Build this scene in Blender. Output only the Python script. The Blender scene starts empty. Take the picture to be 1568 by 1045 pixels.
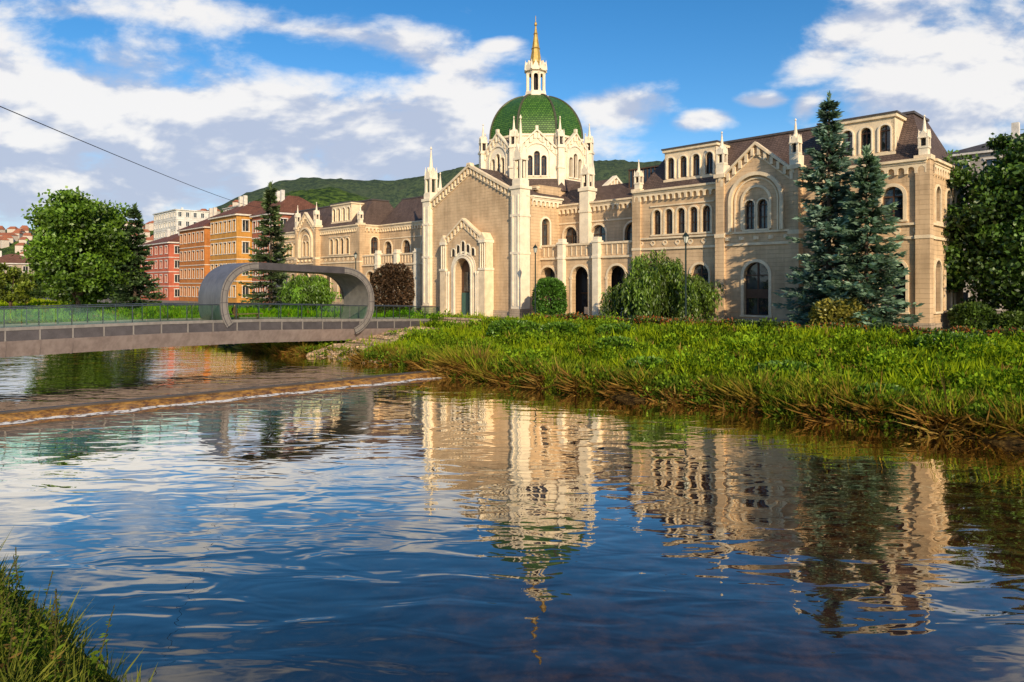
import bpy, math, random
import numpy as np
from mathutils import Vector
random.seed(7); rng=np.random.default_rng(11)
sc=bpy.context.scene
sc.view_settings.view_transform='Standard'; sc.view_settings.look='None'; sc.view_settings.exposure=0
# ------------------------------------------------------------------ coordinates
OX,OY,OZ=35.3,58.0,2.6
def L(x,d,h=0): return (OX+.698*x+.716*d, OY-.716*x+.698*d, OZ+h)   # academy axes -> world
def RQ(t,q): return (22.4-.783*t+.621*q, 29.9+.621*t+.783*q)          # river axes -> world
def TQ(x,y):
    a=x-22.4; b=y-29.9
    return (-.783*a+.621*b, .621*a+.783*b)
def nz(x,y,s=1.0):
    x=np.asarray(x)*s; y=np.asarray(y)*s
    return (np.sin(x*1.3+y*.7+1.1)+np.sin(x*-.6+y*1.9+2.3)+.6*np.sin(x*3.1+y*1.7)+.6*np.sin(-x*2.3+y*3.7+.5)+.4*np.sin(x*6.3-y*5.1))/3.0
QP=[-3000,-60,-45,-39,-37,-34,-32.3,-31.6,-28,-3,-.5,.05,.5,3,10,17,20,22,3000]
ZP=[6,6,5.2,2.6,2.0,.9,.05,-.5,-1.2,-1.2,-.6,.05,.55,1.0,2.05,2.95,2.8,2.6,2.6]
def zt(t,q):
    t=np.asarray(t,float); q=np.asarray(q,float)
    q2=q+(.6*nz(t,q*0,.55)+.3*nz(t,q*0,1.7))*np.exp(-(q/4)**2)
    z=np.interp(q2,QP,ZP)
    w=np.clip((q-1)/3,0,1)*np.clip((20-q)/4,0,1)
    return z+.24*w*nz(t,q,.5)
# ------------------------------------------------------------------ node helpers
def mat(name):
    m=bpy.data.materials.new(name); m.use_nodes=True
    nt=m.node_tree; nt.nodes.clear()
    o=nt.nodes.new('ShaderNodeOutputMaterial')
    return m,nt,o
def nd(nt,ty,ins=None,**kw):
    n=nt.nodes.new(ty)
    for k,v in kw.items(): setattr(n,k,v)
    if ins:
        for k,v in ins.items():
            if isinstance(v,bpy.types.NodeSocket): nt.links.new(v,n.inputs[k])
            else: n.inputs[k].default_value=v
    return n
def mth(nt,op,a,b=None,c=None,clamp=False):
    n=nt.nodes.new('ShaderNodeMath'); n.operation=op; n.use_clamp=clamp
    for i,v in enumerate((a,b,c)):
        if v is None: continue
        if isinstance(v,bpy.types.NodeSocket): nt.links.new(v,n.inputs[i])
        else: n.inputs[i].default_value=v
    return n.outputs[0]
def mixc(nt,f,a,b,bt='MIX'):
    n=nt.nodes.new('ShaderNodeMix'); n.data_type='RGBA'; n.blend_type=bt
    for i,v in ((0,f),(6,a),(7,b)):
        if isinstance(v,bpy.types.NodeSocket): nt.links.new(v,n.inputs[i])
        else:
            if i!=0 and len(v)==3: v=(*v,1)
            n.inputs[i].default_value=v
    return n.outputs[2]
def ramp(nt,f,a,b,smooth=True,lo=0.,hi=1.):
    n=nt.nodes.new('ShaderNodeMapRange'); n.interpolation_type='SMOOTHSTEP' if smooth else 'LINEAR'
    nt.links.new(f,n.inputs[0]); n.inputs[1].default_value=a; n.inputs[2].default_value=b; n.inputs[3].default_value=lo; n.inputs[4].default_value=hi
    return n.outputs[0]
def noise(nt,vec,scale,detail=4,rough=.55):
    n=nt.nodes.new('ShaderNodeTexNoise'); nt.links.new(vec,n.inputs['Vector'])
    n.inputs['Scale'].default_value=scale; n.inputs['Detail'].default_value=detail; n.inputs['Roughness'].default_value=rough
    return n.outputs[0]
def obj(nt): return nt.nodes.new('ShaderNodeTexCoord').outputs['Object']
def princ(nt,o,col,rough=.7,metal=0,bump=None,bd=.02,spec=.3):
    p=nd(nt,'ShaderNodeBsdfPrincipled')
    for k,v in (('Base Color',col),('Roughness',rough),('Metallic',metal),('Specular IOR Level',spec)):
        if isinstance(v,bpy.types.NodeSocket): nt.links.new(v,p.inputs[k])
        else: p.inputs[k].default_value=(*v,1) if k=='Base Color' else v
    if bump is not None:
        b=nd(nt,'ShaderNodeBump',{'Height':bump,'Distance':bd}); nt.links.new(b.outputs[0],p.inputs['Normal'])
    nt.links.new(p.outputs[0],o.inputs[0]); return p
def plain(name,col,rough=.7,metal=0,var=.25,sc_=1.5,spec=.3):
    m,nt,o=mat(name); v=obj(nt)
    n=noise(nt,v,sc_,4); n2=noise(nt,v,sc_*9,2)
    f=mth(nt,'ADD',mth(nt,'MULTIPLY',n,.7),mth(nt,'MULTIPLY',n2,.3))
    c=mixc(nt,ramp(nt,f,.3,.7),[x*(1-var) for x in col],[min(1,x*(1+var*.6)) for x in col])
    princ(nt,o,c,rough,metal,n2,.01,spec); return m
def facade_uv(nt):
    v=obj(nt)
    a=nd(nt,'ShaderNodeVectorMath',{0:v,1:(1.414,-.018,0)},operation='DOT_PRODUCT').outputs['Value']
    s=nd(nt,'ShaderNodeSeparateXYZ',{0:v})
    return v,a,s.outputs[2]
def brickmat(name,c1,c2,mort,bw,rh,ms,rough=.8,stain=.3,bd=.02):
    m,nt,o=mat(name); v,u,z=facade_uv(nt)
    cv=nd(nt,'ShaderNodeCombineXYZ',{0:u,1:z}).outputs[0]
    b=nd(nt,'ShaderNodeTexBrick',{'Vector':cv,'Color1':(*c1,1),'Color2':(*c2,1),'Mortar':(*mort,1),'Scale':1,'Mortar Size':ms,'Mortar Smooth':.3,'Brick Width':bw,'Row Height':rh,'Bias':0})
    n=noise(nt,v,.35,5,.6); n2=noise(nt,v,4,3)
    sv=nd(nt,'ShaderNodeCombineXYZ',{0:mth(nt,'MULTIPLY',u,1.6),1:mth(nt,'MULTIPLY',z,.16)}).outputs[0]
    n3=noise(nt,sv,1.0,4,.6)
    st=mixc(nt,ramp(nt,mth(nt,'ADD',mth(nt,'MULTIPLY',n,.6),mth(nt,'MULTIPLY',n3,.4)),.38,.66),(1,1,1),(1-stain,1-stain*1.05,1-stain*1.1))
    c=mixc(nt,1.0,b.outputs['Color'],st,'MULTIPLY')
    c=mixc(nt,mth(nt,'MULTIPLY',n2,.3),c,mixc(nt,1.0,c,(.76,.73,.7),'MULTIPLY'))
    h=mth(nt,'ADD',mth(nt,'MULTIPLY',b.outputs['Fac'],-1.0),mth(nt,'MULTIPLY',n2,.3))
    princ(nt,o,c,rough,0,h,bd); return m
M={}
M['wall']=brickmat('academy_render',(.73,.53,.325),(.69,.495,.30),(.56,.40,.245),1.6,.42,.014,stain=.32)
M['trim']=plain('cream_stone',(.82,.665,.455),.7,0,.2,1.2)
M['white']=plain('white_stone',(.86,.755,.58),.65,0,.16,1.2)
M['plinth']=brickmat('plinth_stone',(.54,.43,.31),(.46,.37,.27),(.3,.25,.2),.9,.3,.02,stain=.35)
M['roof']=brickmat('roof_tile',(.175,.12,.098),(.13,.09,.074),(.05,.037,.03),.35,.22,.02,.7,.35,.03)
M['rooftop']=plain('roof_cap_metal',(.12,.10,.09),.5,.3)
M['frame']=plain('window_frame',(.10,.055,.035),.5)
M['gold']=plain('gilded_copper',(.50,.34,.10),.5,.35,.35)
M['rib']=plain('dome_rib',(.10,.10,.06),.5,.2)
m,nt,o=mat('window_glass'); v=obj(nt)
princ(nt,o,mixc(nt,ramp(nt,noise(nt,v,.8,2),.4,.6),(.012,.016,.022),(.05,.06,.07)),.06,0,noise(nt,v,1.2,1),.02,.8); M['glass']=m
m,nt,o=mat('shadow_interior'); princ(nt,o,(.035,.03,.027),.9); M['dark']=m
m,nt,o=mat('green_dome_tile'); v=obj(nt); s=nd(nt,'ShaderNodeSeparateXYZ',{0:v})
ang=mth(nt,'ARCTAN2',s.outputs[1],s.outputs[0])
cv=nd(nt,'ShaderNodeCombineXYZ',{0:mth(nt,'MULTIPLY',ang,7),1:s.outputs[2]}).outputs[0]
b=nd(nt,'ShaderNodeTexBrick',{'Vector':cv,'Color1':(.085,.20,.025,1),'Color2':(.04,.12,.015,1),'Mortar':(.010,.04,.008,1),'Scale':1,'Mortar Size':.04,'Mortar Smooth':.4,'Brick Width':.42,'Row Height':.3})
princ(nt,o,b.outputs['Color'],.45,0,b.outputs['Fac'],-.04,.35); M['dome']=m
def leafmat(name,tr=.3,gl=.04):
    m,nt,o=mat(name)
    a=nd(nt,'ShaderNodeAttribute',attribute_name='Col').outputs['Color']
    d=nd(nt,'ShaderNodeBsdfDiffuse',{'Color':a}); t=nd(nt,'ShaderNodeBsdfTranslucent',{'Color':mixc(nt,1.0,a,(1.2,1.25,.6),'MULTIPLY')})
    x=nd(nt,'ShaderNodeMixShader',{0:tr,1:d.outputs[0],2:t.outputs[0]})
    if gl>0:
        g=nd(nt,'ShaderNodeBsdfGlossy',{'Color':(.8,.9,.8,1),'Roughness':.45})
        x=nd(nt,'ShaderNodeMixShader',{0:gl,1:x.outputs[0],2:g.outputs[0]})
    nt.links.new(x.outputs[0],o.inputs[0]); return m
M['leaf']=leafmat('foliage'); M['grass']=leafmat('grass_blades',.38,0)
M['bark']=plain('bark',(.10,.07,.05),.9,0,.4,4)
# ------------------------------------------------------------------ mesh builder
class MB:
    def __init__(s,m,base=L): s.v=[];s.f=[];s.m=m;s.base=base;s.F=(0,0,1,0)
    def fr(s,ox=0,oy=0,deg=0):
        a=math.radians(deg); s.F=(ox,oy,math.cos(a),math.sin(a)); return s
    def P(s,u,v,z):
        ox,oy,c,n=s.F; x=ox+u*c-v*n; y=oy+u*n+v*c
        return s.base(x,y,z) if s.base else (x,y,z)
    def poly(s,pts):
        i=len(s.v); s.v+= [s.P(*p) for p in pts]; s.f.append(list(range(i,i+len(pts))))
    def box(s,a,b,c,d,e,f):
        if a>b:a,b=b,a
        i=len(s.v)
        s.v+=[s.P(*p) for p in ((a,c,e),(b,c,e),(b,d,e),(a,d,e),(a,c,f),(b,c,f),(b,d,f),(a,d,f))]
        s.f+=[[i+j for j in q] for q in ((3,2,1,0),(4,5,6,7),(0,1,5,4),(1,2,6,5),(2,3,7,6),(3,0,4,7))]
    def prism(s,pts,v0,v1):
        n=len(pts); s.poly([(u,v0,z) for u,z in pts]); s.poly([(u,v1,z) for u,z in reversed(pts)])
        for k in range(n):
            (a,b),(c,d)=pts[k],pts[(k+1)%n]; s.poly([(c,v0,d),(a,v0,b),(a,v1,b),(c,v1,d)])
    def hexa(s,lo,hi,z0,z1):
        a=[(lo[0],lo[2],z0),(lo[1],lo[2],z0),(lo[1],lo[3],z0),(lo[0],lo[3],z0)]
        b=[(hi[0],hi[2],z1),(hi[1],hi[2],z1),(hi[1],hi[3],z1),(hi[0],hi[3],z1)]
        s.poly(b); s.poly(a[::-1])
        for k in range(4):
            j=(k+1)%4; s.poly([a[k],a[j],b[j],b[k]])
    def lathe(s,cu,cv,prof,n=8,rot=22.5):
        i=len(s.v)
        for r,z in prof:
            for k in range(n):
                a=math.radians(rot)+2*math.pi*k/n; s.v.append(s.P(cu+r*math.cos(a),cv+r*math.sin(a),z))
        for j in range(len(prof)-1):
            for k in range(n):
                s.f.append([i+j*n+k,i+j*n+(k+1)%n,i+(j+1)*n+(k+1)%n,i+(j+1)*n+k])
        s.f.append([i+(len(prof)-1)*n+k for k in range(n)]); s.f.append([i+k for k in range(n)][::-1])
    def tube(s,p0,p1,r0,r1,n=7):
        p0=Vector(p0);p1=Vector(p1);d=(p1-p0)
        if d.length<1e-4:return
        d.normalize(); a=d.orthogonal().normalized(); b=d.cross(a); i=len(s.v)
        for p,r in ((p0,r0),(p1,r1)):
            for k in range(n):
                t=2*math.pi*k/n; q=p+a*r*math.cos(t)+b*r*math.sin(t); s.v.append(s.P(*q))
        for k in range(n): s.f.append([i+k,i+(k+1)%n,i+n+(k+1)%n,i+n+k])
        s.f.append([i+n+k for k in range(n)]); s.f.append([i+k for k in range(n)][::-1])
    def band(s,u0,u1,z0,z1,v,th,ops,N=8,cap=False):
        def rect(a,b,c,d):
            if b-a>1e-4 and d-c>1e-4: s.poly([(a,v,c),(b,v,c),(b,v,d),(a,v,d)])
            if cap and abs(c-z0)<1e-6 and b-a>1e-4: s.poly([(a,v,c),(a,v+th,c),(b,v+th,c),(b,v,c)])
        cur=u0
        for op in sorted(ops):
            c,r,zb,zs=op[:4]; rise=op[4] if len(op)>4 else r
            rect(cur,c-r,z0,z1); n=N if rise>0 else 1
            if zb>z0+1e-4:
                rect(c-r,c+r,z0,zb); s.poly([(c-r,v,zb),(c+r,v,zb),(c+r,v+th,zb),(c-r,v+th,zb)])
            for k in range(n):
                a0=math.pi*(1-k/n);a1=math.pi*(1-(k+1)/n)
                A=(c+r*math.cos(a0),zs+rise*math.sin(a0));B=(c+r*math.cos(a1),zs+rise*math.sin(a1))
                if rise>0 and A[0]>B[0]:A,B=B,A
                s.poly([(A[0],v,A[1]),(B[0],v,B[1]),(B[0],v,z1),(A[0],v,z1)])
                s.poly([(A[0],v,A[1]),(A[0],v+th,A[1]),(B[0],v+th,B[1]),(B[0],v,B[1])])
            for x in (c-r,c+r): s.poly([(x,v,zb),(x,v+th,zb),(x,v+th,zs),(x,v,zs)])
            cur=c+r
        rect(cur,u1,z0,z1)
    def fill(s,op,v):
        c,r,zb,zs=op[:4]; rise=op[4] if len(op)>4 else r
        pts=[(c-r,v,zb),(c+r,v,zb)]
        if rise>0: pts+=[(c+r*math.cos(math.pi*k/10),v,zs+rise*math.sin(math.pi*k/10)) for k in range(11)]
        else: pts+=[(c+r,v,zs),(c-r,v,zs)]
        s.poly(pts)
    def ring(s,c,zs,ri,ro,v0,v1,zb=None,n=14):
        for k in range(n):
            q=[]
            for rr,kk in ((ri,k),(ro,k),(ro,k+1),(ri,k+1)):
                a=math.pi*kk/n; q.append((c+rr*math.cos(a),zs+rr*math.sin(a)))
            s.prism(q,v0,v1)
        if zb is not None and zb<zs:
            s.box(c-ro,c-ri,v0,v1,zb,zs); s.box(c+ri,c+ro,v0,v1,zb,zs)
def finalize(name,parts,origin=None):
    allv=np.concatenate([np.array(p[1].v) for p in parts if p[1].v])
    if origin is None:
        mn,mx=allv.min(0),allv.max(0); origin=((mn[0]+mx[0])/2,(mn[1]+mx[1])/2,mn[2])
    origin=np.array(origin,float)
    par=bpy.data.objects.new(name,None); sc.collection.objects.link(par); par.location=origin; par.empty_display_size=.5
    for cn,mb,*sm in parts:
        if not mb.v: continue
        me=bpy.data.meshes.new(cn); me.from_pydata((np.array(mb.v)-origin).tolist(),[],mb.f); me.materials.append(mb.m)
        if sm and sm[0]:
            for p in me.polygons: p.use_smooth=True
        ob=bpy.data.objects.new(cn,me); sc.collection.objects.link(ob); ob.parent=par
    return par
def leafobj(name,P,D,Ln,Wd,C,m,parent=None,origin=(0,0,0)):
    n=len(P); D=D/np.linalg.norm(D,axis=1,keepdims=True)
    S=np.cross(D,rng.normal(size=(n,3))); S/=np.linalg.norm(S,axis=1,keepdims=True)+1e-9
    Ln=np.broadcast_to(Ln,(n,))[:,None]; Wd=np.broadcast_to(Wd,(n,))[:,None]
    P=P-np.array(origin)
    V=np.empty((n,4,3),np.float32); V[:,0]=P; V[:,1]=P+D*Ln*.45+S*Wd*.5; V[:,2]=P+D*Ln; V[:,3]=P+D*Ln*.45-S*Wd*.5
    me=bpy.data.meshes.new(name); me.vertices.add(4*n); me.vertices.foreach_set('co',V.ravel())
    me.loops.add(4*n); me.loops.foreach_set('vertex_index',np.arange(4*n,dtype=np.int32))
    me.polygons.add(n); me.polygons.foreach_set('loop_start',np.arange(0,4*n,4,dtype=np.int32))
    me.update(calc_edges=True)
    ca=me.color_attributes.new('Col','FLOAT_COLOR','POINT')
    C4=np.ones((n,4),np.float32); C4[:,:3]=np.clip(C,0.003,1); ca.data.foreach_set('color',np.repeat(C4,4,axis=0).ravel())
    me.materials.append(m); ob=bpy.data.objects.new(name,me); sc.collection.objects.link(ob)
    if parent: ob.parent=parent
    else: ob.location=origin
    return ob
def empty(name,loc):
    e=bpy.data.objects.new(name,None); sc.collection.objects.link(e); e.location=loc; return e
def lerpc(a,b,f): return np.array(a)[None]*(1-f[:,None])+np.array(b)[None]*f[:,None]
def rdir(n):
    d=rng.normal(size=(n,3)); return d/np.linalg.norm(d,axis=1,keepdims=True)
# ------------------------------------------------------------------ trees
def deciduous(name,loc,H,R,cb,nc,nl,c1,c2,ls=.45):
    loc=np.array(loc,float); cz=(H+cb)/2; rz=(H-cb)/2
    d=rdir(nc); rr=rng.uniform(.2,1,nc)**.45
    cr=R*rng.uniform(.14,.30,nc); ax=rng.uniform(0,6.28)
    lob=1+.16*np.sin(3*np.arctan2(d[:,1],d[:,0])+ax)+.10*np.sin(5*d[:,2]+ax*2)
    C=loc+np.array([0,0,cz])+d*np.array([R,R,rz])*(rr*.86*lob)[:,None]
    C+=rng.normal(size=(nc,3))*R*.07
    mb=MB(M['bark'],None); mb.tube(loc-np.array([0,0,.3]),loc+[0,0,cb+rz*.4],R*.055+.08,R*.04,9)
    for i in range(0,nc,3):
        mb.tube(loc+[0,0,cb*.7+rng.uniform(0,rz*.5)],C[i],R*.03,.03,5)
    par=finalize(name,[('trunk_and_limbs',mb,True)],loc)
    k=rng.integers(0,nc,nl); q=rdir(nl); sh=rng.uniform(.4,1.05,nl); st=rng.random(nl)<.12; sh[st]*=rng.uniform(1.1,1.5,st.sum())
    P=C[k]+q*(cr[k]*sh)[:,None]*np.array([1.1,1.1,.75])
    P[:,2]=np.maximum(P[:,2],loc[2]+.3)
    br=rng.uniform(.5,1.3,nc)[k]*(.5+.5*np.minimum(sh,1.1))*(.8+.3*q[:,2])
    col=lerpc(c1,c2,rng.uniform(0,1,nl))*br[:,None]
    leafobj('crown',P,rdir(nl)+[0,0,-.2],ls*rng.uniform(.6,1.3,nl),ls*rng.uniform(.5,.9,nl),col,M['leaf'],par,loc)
    return par
def conifer(name,loc,H,R,c1,c2,per=54,low=.05,ls=.4,tiers=1.25,pt=13,tilt=.18,pw=.92):
    loc=np.array(loc,float); mb=MB(M['bark'],None); mb.tube(loc-np.array([0,0,.3]),loc+[0,0,H*.985],H*.011+.1,.02,8)
    Ps=[];Ds=[];Cs=[]; nt_=int(H*tiers); lop=rng.uniform(0,6.28)
    for ti in range(nt_):
        f0=low+(1-low)*(ti/nt_)
        for b_ in range(max(6,int(pt*(1-f0*.5)))):
            f=min(.985,f0+rng.normal()*.010); a=rng.uniform(0,6.283)
            Lb=R*((1-f)**pw)*rng.uniform(.5,1.15)*(1+.16*math.sin(a*2+lop+f*6))+.2
            s=rng.uniform(.06,1,per)**.75; r=s*Lb
            z=f*H-tilt*r*1.5+.30*Lb*s**2.6*(.4+f*.8)
            ca,sa=math.cos(a),math.sin(a); lat=rng.uniform(-1,1,per)*.34*Lb*(1.08-s)*np.minimum(1,s*2.5)
            P=np.stack([r*ca-lat*sa,r*sa+lat*ca,z-abs(lat)*.30-rng.exponential(.10,per)],1)
            D=np.stack([ca-np.sign(lat)*sa*.8,sa+np.sign(lat)*ca*.8,-.30+.5*s],1)+rng.normal(size=(per,3))*.28
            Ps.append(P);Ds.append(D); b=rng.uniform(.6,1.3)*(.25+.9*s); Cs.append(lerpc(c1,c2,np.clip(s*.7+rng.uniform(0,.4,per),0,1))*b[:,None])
            if b_%3==0: mb.tube(loc+[0,0,f*H],loc+[Lb*.8*ca,Lb*.8*sa,f*H-tilt*Lb*1.0],.05,.012,4)
    for k in range(60):
        Ps.append(np.array([[rng.normal()*.06,rng.normal()*.06,H*rng.uniform(.94,1.0)]])); Ds.append(np.array([[rng.normal()*.5,rng.normal()*.5,1.0]])); Cs.append(np.array([c2]))
    par=finalize(name,[('trunk_and_branches',mb)],loc)
    P=np.concatenate(Ps)+loc;n=len(P)
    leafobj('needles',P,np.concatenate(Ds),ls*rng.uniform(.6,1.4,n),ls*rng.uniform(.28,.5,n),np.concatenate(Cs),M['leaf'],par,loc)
    return par
def willow(name,loc,H,R,c1,c2,nb=36,ns=34,per=26,ls=.42):
    loc=np.array(loc,float); mb=MB(M['bark'],None); mb.tube(loc-np.array([0,0,.3]),loc+[0,0,H*.62],.30,.2,8)
    Ps=[];Cs=[]
    for i in range(nb):
        a=rng.uniform(0,6.283); rr=R*rng.uniform(.15,1.0)**.75; hh=H*(1-.50*(rr/R)**2.0)*rng.uniform(.80,1.06); br=rng.uniform(.5,1.4)
        def bough(s): return np.array([rr*s*math.cos(a),rr*s*math.sin(a),H*.5+(hh-H*.5)*math.sin(min(1,s*1.25)*1.571)-.25*max(0,s-.8)*H*.5])
        pr=bough(0)
        for j in range(1,6): q=bough(j/5); mb.tube(loc+pr,loc+q,.11*(1-j/6.5),.09*(1-j/6),5); pr=q
        for j in range(ns):
            s0=rng.uniform(.35,1.05); st=bough(s0)+rng.normal(size=3)*[.42,.42,.16]; ln=max(.6,st[2]-rng.uniform(.1,2.4)) if rng.random()<.5 else st[2]*rng.uniform(.2,.65)
            s=np.linspace(0,1,per); o_=.9*(1-np.exp(-s*2.5))*rng.uniform(.1,1)
            P=np.stack([st[0]+o_*math.cos(a)+rng.normal(size=per)*.09,st[1]+o_*math.sin(a)+rng.normal(size=per)*.09,st[2]+.25*np.sin(s*3.14)-ln*s],1)
            Ps.append(P); Cs.append(lerpc(c1,c2,rng.random(per))*(br*rng.uniform(.7,1.25)*(1-.4*s)*(.55+.5*s0))[:,None])
    par=finalize(name,[('trunk_and_limbs',mb)],loc); P=np.concatenate(Ps)+loc;n=len(P)
    leafobj('hanging_foliage',P,np.array([[0,0,-1.]])+rng.normal(size=(n,3))*.42,ls*rng.uniform(.7,1.4,n),ls*.36,np.concatenate(Cs),M['leaf'],par,loc)
    return par
def bush(name,loc,rx,ry,H,n,c1,c2,ls=.3,box=.55):
    loc=np.array(loc,float); d=rdir(n); s=np.abs(d)**box*np.sign(d); s/= (np.abs(s)**2.6).sum(1,keepdims=True)**(1/2.6)
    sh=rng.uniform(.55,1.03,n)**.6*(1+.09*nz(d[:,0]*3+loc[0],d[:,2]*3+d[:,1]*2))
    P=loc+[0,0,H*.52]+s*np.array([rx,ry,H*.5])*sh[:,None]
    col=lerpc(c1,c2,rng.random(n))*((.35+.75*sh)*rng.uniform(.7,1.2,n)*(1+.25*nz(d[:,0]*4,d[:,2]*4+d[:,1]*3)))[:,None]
    mb=MB(M['bark'],None)
    for k in range(6): mb.tube(loc+[rng.uniform(-.2,.2),rng.uniform(-.2,.2),-.2],loc+[rng.uniform(-.6,.6)*rx,rng.uniform(-.6,.6)*ry,H*.8],.07,.02,5)
    par=finalize(name,[('stems',mb)],loc)
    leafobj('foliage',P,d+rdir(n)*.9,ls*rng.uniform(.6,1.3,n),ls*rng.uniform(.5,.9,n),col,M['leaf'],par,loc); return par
# ------------------------------------------------------------------ ACADEMY
W=MB(M['wall']);T=MB(M['trim']);WH=MB(M['white']);PL=MB(M['plinth']);RF=MB(M['roof']);RC=MB(M['rooftop']);G=MB(M['glass']);FR=MB(M['frame']);GO=MB(M['gold']);DM=MB(M['dome']);RB=MB(M['rib']);DK=MB(M['dark'])
ALL=[W,T,WH,PL,RF,RC,G,FR,GO,DM,RB,DK]
def frame(ox=0,oy=0,deg=0):
    for b in ALL: b.fr(ox,oy,deg)
def wins(ops,v,th=.4,ring=.2,sill=True,mull=True,tm=T):
    for op in ops:
        c,r,zb,zs=op[:4]; rise=op[4] if len(op)>4 else r
        G.fill(op,v+th-.02)
        if mull:
            w=.045 if r<.7 else .07
            FR.box(c-w,c+w,v+th-.12,v+th-.03,zb,zs+rise*.97)
            FR.box(c-r,c+r,v+th-.115,v+th-.035,zs-.06,zs+.06)
            FR.box(c-r,c-r+.08,v+th-.11,v+th-.04,zb,zs); FR.box(c+r-.08,c+r,v+th-.11,v+th-.04,zb,zs)
            FR.box(c-r+.08,c+r-.08,v+th-.11,v+th-.04,zb,zb+.1)
            if zs-zb>2: FR.box(c-r+.08,c+r-.08,v+th-.11,v+th-.04,(zb+zs)/2-.04,(zb+zs)/2+.04)
        if ring:
            if rise>0: tm.ring(c,zs,r,r+ring,v-.12,v+.02,zb)
            else:
                tm.box(c-r-ring,c-r,v-.09,v+.02,zb,zs); tm.box(c+r,c+r+ring,v-.09,v+.02,zb,zs); tm.box(c-r-ring-.05,c+r+ring+.05,v-.13,v+.02,zs,zs+ring)
        if sill: tm.box(c-r-ring-.08,c+r+ring+.08,v-.2,v+.05,zb-.18,zb-.002)
def cornice(u0,u1,v,z,tm=T,corb=True,ov=.5):
    if corb:
        n=max(2,int((u1-u0)/.75)); p=(u1-u0)/n
        tm.band(u0,u1,z-1.1,z-.28,v-.3,.3,[(u0+p*(k+.5),p*.34,z-1.1,z-.78) for k in range(n)],N=5,cap=True)
    tm.box(u0-.02,u1+.02,v-ov*.75,v+.1,z-.28,z-.08); tm.box(u0-.1,u1+.1,v-ov*1.1,v+.12,z-.08,z+.14)
def spire(x,y,z0,zt_,w,tm=WH):
    H=zt_-z0; hb=H*.42
    tm.box(x-w*.62,x+w*.62,y-w*.62,y+w*.62,z0,z0+.18)
    DK.box(x-w*.22,x+w*.22,y-w*.22,y+w*.22,z0+.18,z0+hb)
    for sx in (-1,1):
        for sy in (-1,1):
            tm.box(x+sx*w*.46-w*.13,x+sx*w*.46+w*.13,y+sy*w*.46-w*.13,y+sy*w*.46+w*.13,z0+.18,z0+hb*.9)
    tm.box(x-w*.64,x+w*.64,y-w*.64,y+w*.64,z0+hb*.72,z0+hb*.8)
    tm.prism([(x-w*.6,z0+hb*.8),(x+w*.6,z0+hb*.8),(x,z0+hb*1.3)],y-w*.6,y+w*.6)
    for s in (-1,1):
        tm.poly([(x+s*w*.6,y-w*.6,z0+hb*.8),(x+s*w*.6,y+w*.6,z0+hb*.8),(x+s*w*.6,y,z0+hb*1.3)])
        tm.poly([(x+s*w*.6,y-w*.6,z0+hb*.8),(x+s*w*.6,y,z0+hb*1.3),(x,y,z0+hb*1.3)]);tm.poly([(x+s*w*.6,y+w*.6,z0+hb*.8),(x+s*w*.6,y,z0+hb*1.3),(x,y,z0+hb*1.3)])
        for s2 in (-1,1): tm.lathe(x+s*w*.52,y+s2*w*.52,[(w*.14,z0+hb*.8),(w*.1,z0+hb*1.05),(.01,z0+hb*1.35)],6)
    tm.lathe(x,y,[(w*.42,z0+hb*.85),(w*.30,z0+hb*1.15),(w*.10,z0+H*.86),(w*.05,z0+H*.93),(w*.15,z0+H*.945),(w*.12,z0+H*.965),(.02,z0+H)],8)
def rake(u0,z0,u1,z1,v,tm=T,th=.3,pro=.35,back=.3):
    dx,dz=u1-u0,z1-z0; l=math.hypot(dx,dz)
    tm.prism([(u0,z0),(u1,z1),(u1,z1+th),(u0,z0+th)],v-pro,v+back)
    n=max(2,int(l/.75))
    for k in range(n):
        f=(k+.5)/n; u=u0+dx*f; z=z0+dz*f
        tm.box(u-.15,u+.15,v-pro*.75,v+.02,z-.8,z-.02)
    tm.prism([(u0,z0-.98),(u1,z1-.98),(u1,z1-.8),(u0,z0-.8)],v-.12,v+.02)
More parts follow.
